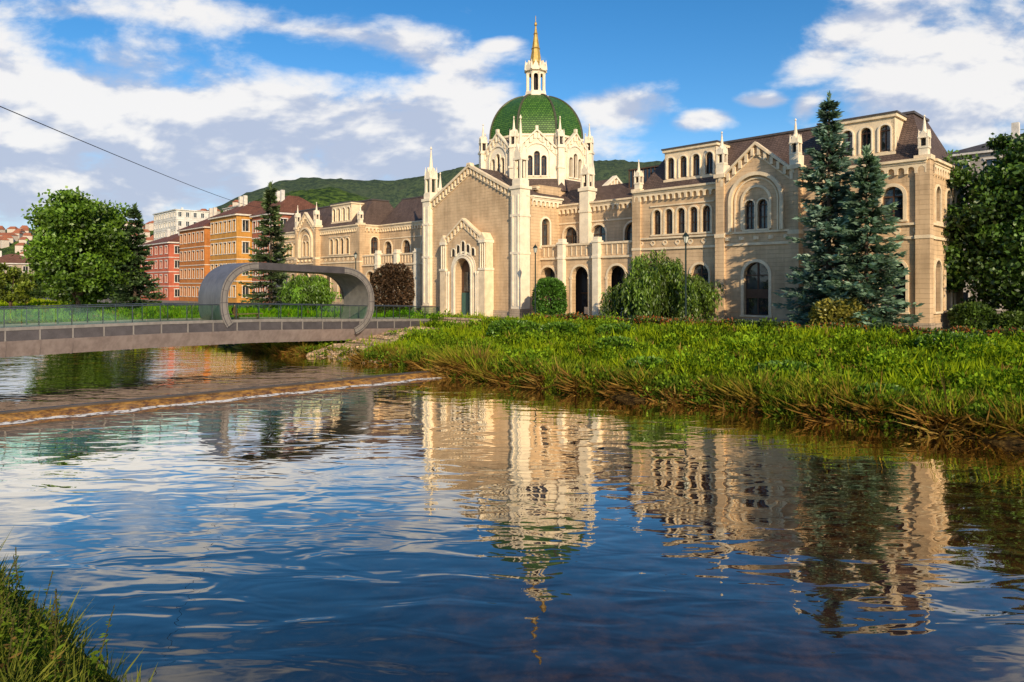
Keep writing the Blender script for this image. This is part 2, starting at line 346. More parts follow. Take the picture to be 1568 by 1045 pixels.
def wing(uL,uR,bc,lw,rw,d1=12.,dorm=()):
    HB=3.85; b0,b1=bc-HB,bc+HB
    for (a,b,ws) in ((uL,b0,lw),(b1,uR,rw)):
        PL.box(a,b,-.14,.3,-.6,1.0)
        g=[(c,1.05,2.0,5.5) for c in ws['g']]
        W.band(a,b,1.0,8.3,0,.45,g); wins(g,0,.45,.24)
        T.box(a,b,-.16,.1,8.3,8.55)
        W.band(a,b,8.55,9.5,0,.3,[])
        n=int((b-a)/1.5)
        for k in range(n):
            u=a+(k+.5)*(b-a)/n; T.ring(u,9.02,.2,.32,-.07,0,n=8); T.prism([(u-.32,9.02),(u-.2,8.85),(u,8.72),(u+.2,8.85),(u+.32,9.02)],-.07,0)
        T.box(a,b,-.22,.1,9.5,9.7)
        W.band(a,b,9.7,15.0,0,.4,ws['u']); wins(ws['u'],0,.4,.2 if ws['u'][0][1]<.7 else .3)
        if ws['u'][0][1]<.7:
            T.box(ws['u'][0][0]-.9,ws['u'][-1][0]+.9,-.13,.02,13.15,13.3)
        cornice(a,b,0,15.0)
    v=-.8
    PL.box(b0,b1,v-.14,.3,-.6,1.0); op=[(bc,1.3,1.3,5.3)]; W.band(b0,b1,1.0,8.3,v,.5,op); wins(op,v,.5,.3)
    FR.box(bc-1.3,bc+1.3,v+.35,v+.43,3.0,3.9)
    T.box(b0,b1,v-.16,v+.1,8.3,8.55); W.band(b0,b1,8.55,9.5,v,.3,[]); T.box(b0,b1,v-.22,v+.1,9.5,9.7)
    for k in range(5):
        u=b0+(k+.5)*7.7/5; T.lathe(u,v,[(.3,8.85),(.3,9.2)],8)
    ops2=[(bc-.68,.52,9.9,12.3),(bc+.68,.52,9.9,12.3)]
    W.band(b0,b1,9.7,14.9,v,.4,ops2); wins(ops2,v,.4,.14)
    T.ring(bc,12.7,1.35,1.6,v-.16,v+.02,9.9); T.ring(bc,12.75,2.5,2.85,v-.40,v+.02,9.7); T.ring(bc,12.75,2.15,2.3,v-.14,v+.02,9.7)
    W.prism([(b0,14.9),(b1,14.9),(bc,18.1)],v,v+.5)
    rake(b0-.1,15.0,bc,18.3,v); rake(b1+.1,15.0,bc,18.3,v)
    for s,u in ((1,b0),(-1,b1)): W.box(u,u+s*.3,v+.001,.3,1.0,14.9)
    RF.prism([(b0,14.95),(b1,14.95),(bc,18.2)],v+.5,5.0)
    for u in (b0,b1):
        W.box(u-.5,u+.5,v-.3,.35,1.0,9.2); T.box(u-.56,u+.56,v-.36,.36,9.2,9.6); W.box(u-.45,u+.45,v-.25,.35,9.6,15.4); PL.box(u-.6,u+.6,v-.4,.35,-.6,1.1)
        T.box(u-.62,u+.62,v-.42,.4,15.4,15.8); WH.box(u-.42,u+.42,v-.22,.3,15.8,16.8); spire(u,v+.2,16.8,20.3,.72)
    for u,s in ((uL,1),(uR,-1)):
        W.box(u-s*.25,u+s*.85,-.28,.8,1.0,15.0); T.box(u-s*.35,u+s*.95,-.38,.9,15.0,15.4); WH.box(u-s*.05,u+s*.65,-.1,.6,15.4,16.0); spire(u+s*.3,.25,16.0,18.9,.66); PL.box(u-s*.35,u+s*.95,-.4,.9,-.6,1.1)
        T.box(u-s*.3,u+s*.9,-.33,.85,8.3,8.6)
    for b in ALL: b.fr(uR,0,90)
    dd=d1
    PL.box(0.9,dd,-.14,.3,-.6,1.0); g=[(c,1.0,2.0,5.5) for c in np.arange(3,dd-1,3.4)]
    W.band(.8,dd,1.0,8.3,0,.45,g); wins(g,0,.45,.2); T.box(.85,dd,-.16,.1,8.3,8.55); W.band(.8,dd,8.55,9.5,0,.3,[]); T.box(.85,dd,-.22,.1,9.5,9.7)
    g=[(c,.8,9.9,12.2) for c in np.arange(3,dd-1,3.4)]; W.band(.8,dd,9.7,15.0,0,.4,g); wins(g,0,.4,.2); cornice(.9,dd,0,15.0)
    frame()
    W.box(uL,uL+.3,.8,dd,0,15); W.box(uL,uR-.3,dd-.3,dd,0,15); DK.box(uL+.6,uR-.6,.9,dd-.6,0,14.9)
    RF.hexa((uL+.1,uR-.1,.1,dd-.1),(uL+2.1,uR-2.2,4.0,dd-3.5),15.05,20.0)
    RC.box(uL+1.95,uR-2.05,3.85,dd-3.35,20.0,20.22)
    for (a,b,n) in dorm:
        p=(b-a)/n; ops=[(a+p*(k+.5),p*.3,16.3,18.2) for k in range(n)]
        T.band(a,b,15.15,19.3,.9,.35,ops); wins(ops,.9,.35,.12,False,tm=WH)
        T.box(a-.2,b+.2,.7,4.2,19.3,19.6); RC.box(a-.3,b+.3,.6,4.3,19.6,19.75); T.box(a,a+.3,.9,4,15.15,19.3); T.box(b-.3,b,.9,4,15.15,19.3)
        T.box(a-.1,b+.1,.78,.9,15.95,16.2)
five=lambda c:[(c+(k-2)*1.55,.5,10.0,12.3) for k in range(5)]
wing(-30,0,-14.85,{'g':[-27.2,-21.6],'u':five(-23.9)},{'g':[-8.1,-2.7],'u':[(-8.1,.85,10,12.1),(-2.7,.85,10,12.1)]},dorm=[(-26.6,-20.2,4),(-9.2,-2.8,4)])
wing(-124,-89.5,-108,{'g':[-120,-115],'u':five(-117.5)},{'g':[-101,-96,-92],'u':[(-99.5+k*1.9,.6,10,12.3) for k in range(4)]},dorm=[(-101,-94,4)],d1=11)
def arcade(a,b,cs,pil):
    ops=[(c,1.35,.35,5.3) for c in cs]
    W.band(a,b,0,7.6,.3,.7,ops,N=12)
    for c in cs:
        T.ring(c,5.3,1.35,1.62,.2,.32,.5); T.box(c-1.7,c-1.3,.16,.4,5.05,5.3);T.box(c+1.3,c+1.7,.16,.4,5.05,5.3)
        G.fill((c,1.35,.35,5.3),2.2); FR.box(c-.06,c+.06,2.0,2.15,.3,6.5); FR.box(c-1.3,c+1.3,2.0,2.15,3.2,3.35); WH.box(c-.5,c+.4,1.7,1.9,.6,1.5)
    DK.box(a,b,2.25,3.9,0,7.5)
    T.box(a,b,.1,.6,7.6,7.85); W.box(a,b,.32,.7,7.85,9.3); T.box(a,b,.18,.8,9.3,9.55); RC.box(a,b,.7,4,7.5,7.7)
    n=int((b-a)/.8)
    for k in range(n):
        u=a+(k+.5)*(b-a)/n; T.box(u-.07,u+.07,.24,.4,8.0,9.2)
    for p in pil:
        WH.box(p-.45,p+.45,-.35,.35,.0,9.5); WH.box(p-.55,p+.55,-.45,.6,9.5,9.75); WH.box(p-.38,p+.38,-.3,.5,9.75,10.2); PL.box(p-.6,p+.6,-.5,.5,-.6,.6)
        WH.box(p-.52,p+.52,-.42,.3,7.6,7.9)
arcade(-46,-30,[-44.1,-38.6,-32.9],[-41.4,-35.7])
arcade(-89.5,-66,[-86.6,-81,-75.3,-69.6],[-83.8,-78.1,-72.5])
for (a,b,cs) in ((-46,-30,[-43.4,-38.6,-33.2]),(-89.5,-66,[-86.6,-81,-75.3,-69.6])):
    ops=[(c,1.2,8.6,10.9) for c in cs]; W.band(a,b,7.6,15,4,.5,ops); wins(ops,4,.5,.25); cornice(a,b,4,15.0)
    T.box(a,b,3.9,4.02,12.5,12.7)
RF.hexa((-46,-29.8,4.1,14),(-46,-29.8,7,12),15.1,17.6)
RF.hexa((-90,-65,4.1,14),(-88,-65,8,12),15.1,20.0); RC.box(-88,-66,7.9,12.1,20,20.2)
WH.box(-35.2,-30.6,6.0,9.5,15.6,16.3)
for k in range(9):
    u=-35.2+k*.55; FR.box(u-.05,u+.05,5.9,6.0,16.2,18.9)
G.box(-35.1,-30.7,6.02,9.4,16.3,18.8); FR.box(-35.3,-30.5,5.85,9.6,18.9,19.05)
# nave + portal front
XC=-55.85; n0,n1=-66.3,-45.4; vF=-3
W.band(n0+.9,n1-.9,0,16.0,vF,.6,[(XC,2.2,0,5.5)],N=12)
W.prism([(n0+.9,16.0),(n1-.9,16.0),(XC,20.5)],vF,vF+.6)
rake(n0+.7,16.0,XC,20.8,vF,T,.4,.45); rake(n1-.7,16.0,XC,20.8,vF,T,.4,.45)
T.prism([(XC-.5,20.9),(XC+.5,20.9),(XC+.3,21.4),(XC-.3,21.4)],vF-.45,vF+.3)
RF.prism([(n0,15.9),(n1,15.9),(XC,20.9)],vF+.6,6.0)
PL.box(n0+.9,n1-.9,vF-.12,vF+.3,-.6,.9)
for (u,zz) in ((n1-.9,26.6),(n0+.9,25.2)):
    WH.box(u-.85,u+.85,vF-.55,vF+1.3,0,16.8); PL.box(u-.95,u+.95,vF-.7,vF+1.4,-.6,1.2)
    for s in (-.5,.5): WH.box(u+s-.1,u+s+.1,vF-.65,vF-.54,1.6,16.0)
    for zz_ in (8.3,13.2): WH.box(u-.93,u+.93,vF-.64,vF+1.36,zz_,zz_+.3)
    WH.box(u-1.0,u+1.0,vF-.7,vF+1.5,16.8,17.2); WH.box(u-.75,u+.75,vF-.4,vF+1.2,17.2,18.0); spire(u,vF+.4,18.0,zz,1.15)
frame(n1,vF,90)
ops=[(4.2,.8,9.3,12.4)]; W.band(1.3,7.2,0,16,0,.5,ops); wins(ops,0,.5,.25,tm=WH); cornice(1.4,7.2,0,15.9,WH)
frame(n0,vF,90); W.box(1.3,7.2,0,.3,0,15.9); frame()
# porch
pv=-4.3; p0,p1=XC-4.3,XC+4.3
W.band(p0,p1,0,10.3,pv,1.2,[(XC,1.75,0,6.3)],N=14)
W.prism([(p0+.3,10.3),(p1-.3,10.3),(XC,13.1)],pv,pv+1.25)
rake(p0,10.4,XC,13.3,pv,T,.3,.3,.5); rake(p1,10.4,XC,13.3,pv,T,.3,.3,.5)
for i,rr in enumerate((1.75,2.1,2.45)):
    WH.ring(XC,6.3,rr,rr+.24,pv-.16-.12*(2-i)+.1,pv+.03,0)
for s in (-1,1):
    for k,o_ in enumerate((2.95,3.35)): WH.lathe(XC+s*o_,pv-.25,[(.2,0),(.2,.4),(.13,.5),(.13,5.6),(.2,5.9),(.22,6.2)],8)
    u=XC+s*4.2
    T.box(u-.6,u+.6,pv-.35,pv+1.3,0,6.3); WH.box(u-.7,u+.7,pv-.45,pv+1.3,6.3,6.6)
    for q in (-.42,0,.42): WH.lathe(u+q,pv-.2,[(.1,6.6),(.1,10.0)],6)
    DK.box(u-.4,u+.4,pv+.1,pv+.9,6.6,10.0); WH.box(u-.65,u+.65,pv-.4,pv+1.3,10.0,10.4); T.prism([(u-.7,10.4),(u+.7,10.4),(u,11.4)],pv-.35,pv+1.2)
    T.box(u-.6,u-.48,pv-.1,pv+1.2,6.6,10); T.box(u+.48,u+.6,pv-.1,pv+1.2,6.6,10)
for k in range(5):
    c=XC+(k-2)*1.05; hh=9.0+(2-abs(k-2))*.5
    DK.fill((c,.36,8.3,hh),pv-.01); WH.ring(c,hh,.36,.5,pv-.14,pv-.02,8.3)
W.prism([(p0,10.2),(p1,10.2),(XC,13.0)],pv+1.25,vF)
G.box(XC-1.1,XC+1.1,pv+1.05,pv+1.1,3.4,6.1); FR.fill((XC,1.75,0,6.3),pv+1.15)
m,nt,o=mat('weathered_green_door'); princ(nt,o,(.05,.13,.11),.5); DR=MB(m)
DR.box(XC-1.5,XC-.05,pv+.98,pv+1.12,0,3.2);DR.box(XC+.05,XC+1.5,pv+.98,pv+1.12,0,3.2)
for i in range(4): PL.box(p0-.6-.3*i,p1+.6+.3*i,pv-.5-.4*(i+1),pv+.3,-.6,-.16*(i+1)+.3)
# transept
t0,t1=-71.5,-40.6
frame(t1,4,90); W.band(0,12,7.7,15,0,.4,[]); W.prism([(0,15),(12,15),(6,18.9)],0,.5); cornice(0,12,0,15,WH)
rake(0,15,6,19,0,WH,.35,.35); rake(12,15,6,19,0,WH,.35,.35); frame()
RF.poly([(t0,3.7,15.1),(t1,3.7,15.1),(t1,10,18.95),(t0,10,18.95)]); RF.poly([(t0,16.3,15.1),(t1,16.3,15.1),(t1,10,18.95),(t0,10,18.95)])
W.prism([(t0,0),(t0+.3,0),(t0+.3,15),(t0,15)],4,16)
for u in (t1+.1,t0-.1):
    WH.box(u-.75,u+.75,3.3,4.8,0,16.6); WH.box(u-.9,u+.9,3.15,4.95,16.6,17.0); spire(u,4.05,17.0,22.8,1.1); WH.box(u-.85,u+.85,3.2,4.9,13.8,14.1)
# crossing base
DX,DY=-56,10.4
W.box(DX-8.6,DX+8.6,DY-8.4,DY+8.4,0,18.0); cornice(DX-8.6,DX+8.6,DY-8.4,17.6,T,False)
RF.lathe(DX,DY,[(9.6,17.6),(8.9,19.4)],8,22.5)
R8=8.6; AP=R8*math.cos(math.radians(22.5)); HW=R8*math.sin(math.radians(22.5))
for k in range(8):
    a=k*45; ar=math.radians(a)
    ox=DX+AP*math.sin(ar); oy=DY-AP*math.cos(ar); frame(ox,oy,a)
    ops=[(-1.0,.38,19.9,22.4),(0,.42,19.9,23.0),(1.0,.38,19.9,22.4)]
    WH.band(-HW,HW,17.8,23.7,0,.5,ops); wins(ops,0,.5,.1,tm=WH)
    WH.prism([(-HW+.3,23.7),(HW-.3,23.7),(0,26.2)],0,.6)
    rake(-HW+.2,23.4,0,26.3,0,WH,.3,.3); rake(HW-.2,23.4,0,26.3,0,WH,.3,.3)
    WH.ring(0,22.7,1.75,1.95,-.16,.01,19.7); WH.box(-HW,HW,-.2,.1,19.2,19.5)
    WH.box(-.2,.2,-.3,.1,26.5,27.0)
    RF.prism([(-HW+.3,23.9),(HW-.3,23.9),(0,26.2)],.6,2.2)
    va=math.radians(a+22.5); vx=DX+R8*math.sin(va); vy=DY-R8*math.cos(va); frame(vx,vy,a+22.5)
    WH.box(-.48,.48,-.5,.6,17.6,23.8); WH.box(-.6,.6,-.62,.7,23.8,24.1); WH.box(-.6,.6,-.62,.7,20.9,21.2); spire(0,0,24.1,28.4,.82)
frame()
WH.lathe(DX,DY,[(7.5,23.5),(7.5,25.7),(7.7,25.8),(7.7,26.1),(7.3,26.2)],8,22.5)
prof=[(7.45*math.cos(t)**.92,26.2+7.15*math.sin(t)) for t in np.linspace(0,1.31,16)]
DM.lathe(DX,DY,prof,8,22.5)
for k in range(8):
    a=math.radians(22.5+45*k)
    for j in range(15):
        (r0,z0),(r1,z1)=prof[j],prof[j+1]
        RB.tube((DX+r0*1.005*math.cos(a),DY+r0*1.005*math.sin(a),z0),(DX+r1*1.005*math.cos(a),DY+r1*1.005*math.sin(a),z1),.17,.17,5)
zl=33.0
WH.lathe(DX,DY,[(2.5,zl-.4),(2.2,zl+.2),(1.75,zl+.4),(1.65,zl+.9)],8)
for k in range(8):
    frame()
    a=math.radians(22.5+45*k); WH.lathe(DX+1.38*math.cos(a),DY+1.38*math.sin(a),[(.3,zl+.9),(.2,zl+1.15),(.2,zl+3.6),(.3,zl+3.8)],6)
    ar=math.radians(45*k); frame(DX+1.3*math.sin(ar),DY-1.3*math.cos(ar),45*k)
    WH.band(-.53,.53,zl+.9,zl+4.5,0,.2,[(0,.33,zl+1.0,zl+3.3)]); WH.prism([(-.55,zl+4.4),(.55,zl+4.4),(0,zl+5.6)],-.35,.1); WH.box(-.6,.6,-.35,0,zl+4.1,zl+4.4)
    va=math.radians(45*k+22.5); frame(DX+1.7*math.sin(va),DY-1.7*math.cos(va),0); WH.lathe(0,0,[(.2,zl+4.2),(.16,zl+4.8),(.02,zl+5.7)],6)
frame()
DK.lathe(DX,DY,[(.5,zl+.9),(.5,zl+4.4)],8)
GO.lathe(DX,DY,[(1.3,zl+4.5),(1.05,zl+5.3),(1.12,zl+5.4),(.95,zl+5.6),(.62,zl+7.6),(.72,zl+7.7),(.6,zl+7.85),(.3,zl+9.9),(.38,zl+10.0),(.28,zl+10.1),(.1,zl+11.2),(.25,zl+11.4),(.2,zl+11.7),(.05,zl+11.9),(.05,zl+12.8)],8)
academy=finalize('academy_building_with_dome',[('walls',W),('cornices_and_trim',T),('white_stonework',WH),('plinth',PL),('tiled_roof',RF),('roof_caps',RC),('window_panes',G),('window_frames',FR),('gilded_lantern_spire',GO),('dome_ribs',RB),('dark_interiors',DK),('portal_doors',DR)])
dp=L(DX,DY,0)
me=bpy.data.meshes.new('green_dome'); me.from_pydata((np.array(DM.v)-np.array(dp)).tolist(),[],DM.f); me.materials.append(M['dome'])
do=bpy.data.objects.new('green_dome',me); sc.collection.objects.link(do); do.parent=academy; do.location=Vector(dp)-academy.location
# ------------------------------------------------------------------ neighbouring houses
def house(name,x0,x1,d0,d1,h,wc,nf,nw,ns,rh=3.5,rc=(.30,.09,.05),z0=0,wt=(.7,.66,.6)):
    a=MB(brickmat(name+'_plaster',wc,[c*.94 for c in wc],[c*.85 for c in wc],2.5,1.2,.01,stain=.3)); b=MB(brickmat(name+'_roof',rc,[c*.75 for c in rc],[c*.4 for c in rc],.5,.35,.03,.8,.3))
    t=MB(plain(name+'_trim',wt,.7)); g=MB(M['glass'])
    fh=h/nf
    for (ox,oy,deg,w,n) in ((x0,d0,0,x1-x0,nw),(x1,d0,90,d1-d0,ns)):
        for q in (a,t,g): q.fr(ox,oy,deg)
        for f in range(nf):
            zz=z0+f*fh; p=w/n; ops=[(p*(k+.5),min(.75,p*.28),zz+fh*.28,zz+fh*.78,0) for k in range(n)]
            a.band(0,w,zz,zz+fh,0,.3,ops)
            for op in ops:
                g.fill(op,.28); c,r,zb,zs,_=op
                for s in ((c-r-.15,c-r),(c+r,c+r+.15)): t.box(*s,-.08,.02,zb,zs)
                t.box(c-r-.25,c+r+.25,-.14,.02,zs,zs+.22); t.box(c-r-.25,c+r+.25,-.14,.02,zb-.18,zb); t.box(c-.05,c+.05,.16,.24,zb,zs)
            if f: t.box(0,w,-.12,.02,zz-.1,zz+.1)
        t.box(-.3,w+.3,-.5,.05,z0+h-.1,z0+h+.25)
    for q in (a,t,g,b): q.fr()
    a.box(x0,x0+.3,d0,d1,z0,z0+h); a.box(x0,x1,d1-.3,d1,z0,z0+h); a.box(x0+.4,x1-.4,d0+.4,d1-.4,z0,z0+h-.01)
    m_=min((x1-x0),(d1-d0))*.46
    b.hexa((x0-.5,x1+.5,d0-.6,d1+.4),(x0+m_,x1-m_,d0+m_,d1-m_),z0+h+.25,z0+h+rh)
    for cx_ in (x0+m_-1,x1-m_+.3): t.box(cx_,cx_+.8,d0+m_*.6,d0+m_*.6+.8,z0+h+rh*.3,z0+h+rh+1.0)
    return finalize(name,[('walls',a),('roof',b),('trim',t),('window_panes',g)])
house('red_townhouse',-203,-178,-4,14,15.5,(.56,.15,.085),4,6,4,4,(.26,.10,.06))
house('orange_townhouse',-176,-158,-2,16,18.5,(.55,.21,.055),4,6,4,5,(.26,.10,.06),wt=(.70,.62,.52))
house('yellow_townhouse',-157,-141,-1,16,20.5,(.64,.32,.07),4,6,4,4.5,(.24,.10,.06),wt=(.74,.68,.58))
house('brick_townhouse',-139.5,-127,2,16,20,(.42,.15,.09),4,5,4,5,(.24,.10,.06))
house('white_apartment_block',-372,-338,50,68,41,(.82,.79,.72),9,9,5,1.0,(.35,.33,.3),wt=(.85,.82,.76))
house('white_apartment_block.001',-292,-268,55,70,38,(.76,.71,.62),11,8,5,1.0,(.35,.33,.3))
house('low_roadside_house',-330,-295,-30,-10,12,(.45,.36,.28),3,9,4,4,(.28,.13,.08))
house('grey_corner_building',-8,16,40,56,21.5,(.45,.41,.36),5,7,4,3.2,(.12,.11,.11))
# ------------------------------------------------------------------ terrain, hills, pavement
ts=np.unique(np.concatenate([np.linspace(-2500,-60,14),np.linspace(-60,-20,14),np.linspace(-20,70,110),np.linspace(70,200,70),np.linspace(200,3000,16)]))
qs=np.unique(np.concatenate([np.linspace(-2500,-60,10),np.linspace(-60,-40,10),np.linspace(-40,-28,30),np.linspace(-28,-2,8),np.linspace(-2,4,24),np.linspace(4,24,40),np.linspace(24,80,12),np.linspace(80,3000,16)]))
TT,QQ=np.meshgrid(ts,qs,indexing='ij'); ZZ=zt(TT,QQ); X,Y=RQ(TT,QQ)
def gridobj(name,X,Y,Z,m,smooth=True,flip=False):
    a,b=X.shape; V=np.stack([X,Y,Z],-1).reshape(-1,3); i=np.arange(a*b).reshape(a,b)
    F=np.stack([i[:-1,:-1],i[1:,:-1],i[1:,1:],i[:-1,1:]],-1).reshape(-1,4)
    if flip: F=F[:,::-1]
    me=bpy.data.meshes.new(name); me.from_pydata(V.tolist(),[],F.tolist()); me.materials.append(m)
    for p in me.polygons:p.use_smooth=smooth
    ob=bpy.data.objects.new(name,me); sc.collection.objects.link(ob); return ob
m,nt,o=mat('grassy_ground'); v=obj(nt)
n1=noise(nt,v,.3,5);n2=noise(nt,v,3,5,.7)
c=mixc(nt,ramp(nt,n1,.35,.65),(.035,.065,.012),(.085,.14,.02)); c=mixc(nt,ramp(nt,n2,.45,.75),c,(.09,.06,.03))
zz=nd(nt,'ShaderNodeSeparateXYZ',{0:v}).outputs[2]
c=mixc(nt,ramp(nt,mth(nt,'ADD',zz,mth(nt,'MULTIPLY',n2,.5)),.6,1.05),mixc(nt,ramp(nt,n2,.35,.65),(.025,.016,.007),(.10,.065,.02)),c)
princ(nt,o,c,.9,0,n2,.1,.1); gridobj('ground',X,Y,ZZ,m,True,True)
m,nt,o=mat('paving_slabs'); v=obj(nt)
b=nd(nt,'ShaderNodeTexBrick',{'Vector':v,'Color1':(.30,.27,.23,1),'Color2':(.25,.225,.19,1),'Mortar':(.14,.12,.1,1),'Scale':1,'Mortar Size':.02,'Brick Width':.9,'Row Height':.6})
princ(nt,o,mixc(nt,ramp(nt,noise(nt,v,.5,6),.3,.7),b.outputs['Color'],mixc(nt,1.0,b.outputs['Color'],(.6,.58,.55),'MULTIPLY')),.85)
pv_=MB(m,None)
def tqp(t,q,z): x,y=RQ(t,q); return (x,y,z)
pv_.poly([tqp(-80,90,2.62),tqp(260,90,2.62),tqp(260,22.6,2.62),tqp(-80,22.6,2.62)])
finalize('promenade_pavement',[('paving',pv_)])
kb=MB(M['plinth'],None)
for k in range(-80,260,4):
    a=[tqp(k,22.3,2.4),tqp(k+3.96,22.3,2.4),tqp(k+3.96,22.58,2.4),tqp(k,22.58,2.4)]; bb=[(x,y,2.74) for x,y,z in a]
    kb.poly(bb)
    for j in range(4): jj=(j+1)%4; kb.poly([a[j],a[jj],bb[jj],bb[j]])
finalize('promenade_kerb',[('kerb_stones',kb)])
# hills
def hillmat(name,ca,cb,cc_):
    m,nt,o=mat(name); v=obj(nt)
    n1=noise(nt,v,.012,4);n2=noise(nt,v,.10,5,.8)
    c=mixc(nt,ramp(nt,n2,.40,.60),ca,cb); c=mixc(nt,ramp(nt,n1,.5,.7),c,cc_)
    princ(nt,o,c,.95,0,n2,9,.1); return m
def PX(Yd,lst): return [((px-784)/1045*Yd,(435-py)/1045*Yd+4) for px,py in lst]
pF=PX(1650,[(-700,345),(0,352),(200,356),(290,342),(340,326),(400,302),(450,283),(530,277),(610,281),(680,270),(760,255),(900,256),(1000,254),(1060,264),(1300,310),(2000,330)])
pN=PX(700,[(-600,380),(0,362),(200,360),(300,350),(340,338),(400,318),(440,304),(520,293),(570,305),(640,332),(760,362),(1000,372),(1600,370)])
def hz_(prof,amp,dp,A,B):
    Rg=np.interp(A,[p[0] for p in prof],[p[1] for p in prof])
    Z=2+Rg*np.sin(np.clip(B*1.15,0,1)*math.pi/2)**.8*np.where(B>.87,1-(B-.87)*1.5,1)
    return Z+amp*nz(A,B*dp,.012)*B+amp*.45*nz(A,B*dp,.06)*B
def hill(name,Y0,dp,prof,amp,m):
    xs=np.linspace(prof[0][0],prof[-1][0],420); vs=np.linspace(0,1,40)
    A,B=np.meshgrid(xs,vs,indexing='ij'); Z=hz_(prof,amp,dp,A,B)+rng.normal(size=A.shape)*amp*.16*B
    gridobj(name,A,Y0+B*dp,Z,m)
hill('distant_hill',1300,350,pF,8,hillmat('hazy_forest',(.045,.075,.055),(.10,.145,.075),(.09,.12,.075)))  # distance haze of the far hill is blended into its base colours
hill('near_hillside',520,180,pN,4,hillmat('wooded_hillside',(.025,.055,.02),(.13,.21,.04),(.11,.16,.05)))
hw=MB(plain('hillside_house_walls',(.6,.52,.44),.8),None); hr=MB(plain('hillside_house_roofs',(.36,.13,.07),.8),None)
for i in range(95):
    Yd=rng.uniform(535,690); px=rng.uniform(-60,370); x=(px-784)/1045*Yd
    zb=float(hz_(pN,4,180,np.array(x),np.array((Yd-520)/180)))
    w=rng.uniform(2.6,4.6); d=rng.uniform(2.6,4.5); h=rng.uniform(4,6)
    if px>300 and rng.random()<.6: continue
    hw.fr(x,Yd,rng.uniform(-40,40)); hr.F=hw.F
    hw.box(-w,w,-d,d,zb-4,zb+h); hr.hexa((-w-.4,w+.4,-d-.4,d+.4),(-w*.6,w*.6,-.3,.3),zb+h,zb+h+2.6)
finalize('hillside_houses',[('walls',hw),('roofs',hr)])
# ------------------------------------------------------------------ water + weir
def watermat(name,sc_,dist,up=False):
    m,nt,o=mat(name); g=nd(nt,'ShaderNodeNewGeometry').outputs['Position']
    mp=nd(nt,'ShaderNodeMapping',{0:g,'Rotation':(0,0,math.radians(12)),'Scale':(.6,1.5,1)}).outputs[0]
    nA_=nd(nt,'ShaderNodeTexNoise',{'Vector':mp,'Scale':sc_,'Detail':2,'Roughness':.42,'Distortion':.7}).outputs[0]
    b=noise(nt,mp,sc_*2.7,1,.5); c=noise(nt,mp,sc_*.3,1,.5)
    patch=ramp(nt,noise(nt,g,.07,2),.35,.65)
    h=mth(nt,'ADD',mth(nt,'ADD',nA_,mth(nt,'MULTIPLY',b,mth(nt,'ADD',mth(nt,'MULTIPLY',patch,.15),.03))),mth(nt,'MULTIPLY',c,1.3))
    bp=nd(nt,'ShaderNodeBump',{'Height':h,'Distance':dist,'Strength':1.0}).outputs[0]
    s=nd(nt,'ShaderNodeSeparateXYZ',{0:g})
    q=mth(nt,'ADD',mth(nt,'MULTIPLY',s.outputs[0],.050),mth(nt,'MULTIPLY',s.outputs[1],.006))
    q=mth(nt,'ADD',q,mth(nt,'MULTIPLY',mth(nt,'SUBTRACT',noise(nt,g,.12,3),.5),1.3))
    bed=noise(nt,g,1.3,5,.72)
    brn=mixc(nt,ramp(nt,bed,.38,.70),(.030,.013,.004),(.15,.058,.013))
    col=mixc(nt,ramp(nt,q,-.30,1.1),mixc(nt,ramp(nt,bed,.45,.75),(.005,.009,.020),(.022,.022,.018)),brn)
    if up: col=mixc(nt,ramp(nt,bed,.4,.7),(.016,.020,.006),(.05,.045,.012))
    df=nd(nt,'ShaderNodeBsdfDiffuse',{'Color':col}); gl=nd(nt,'ShaderNodeBsdfGlossy',{'Color':(1.0,.95,.86,1),'Roughness':.012,'Normal':bp})
    f=nd(nt,'ShaderNodeFresnel',{'IOR':1.33,'Normal':bp}).outputs[0]
    f=ramp(nt,f,.035,.27,False,.03,.90)
    x=nd(nt,'ShaderNodeMixShader',{0:f,1:df.outputs[0],2:gl.outputs[0]}); nt.links.new(x.outputs[0],o.inputs[0]); return m
wA=(35.5,1.6); wB=(42.8,-33.5)
def pl(name,pts,z,m):   # points wound so the surface normal is up
    me=bpy.data.meshes.new(name); me.from_pydata([tqp(t,q,z) for t,q in pts[::-1]],[],[list(range(len(pts)))]); me.materials.append(m)
    ob=bpy.data.objects.new(name,me); sc.collection.objects.link(ob); return ob
pl('river_water',[(-300,-33.5),(wB[0],wB[1]),(wA[0],wA[1]),(-300,1.6)],0,watermat('river_surface',.75,.026))
pl('upstream_water',[(wB[0]+.2,wB[1]),(900,-33.5),(900,1.6),(wA[0]+.2,1.6)],.36,watermat('upstream_surface',.9,.030,True))
wm,nt,o=mat('weir_stone'); v=obj(nt); n2=noise(nt,v,2.2,6,.7)
princ(nt,o,mixc(nt,ramp(nt,n2,.35,.65),(.12,.05,.012),(.55,.28,.05)),.35,0,n2,.15,.5)
wr=MB(wm,None); wc=MB(plain('wet_concrete',(.07,.055,.045),.4),None)
fm,nt,o=mat('foam'); v=obj(nt); princ(nt,o,mixc(nt,ramp(nt,noise(nt,v,3.5,5,.7),.38,.56),(.16,.10,.05),(.80,.78,.72)),.7); fo=MB(fm,None)
N=90
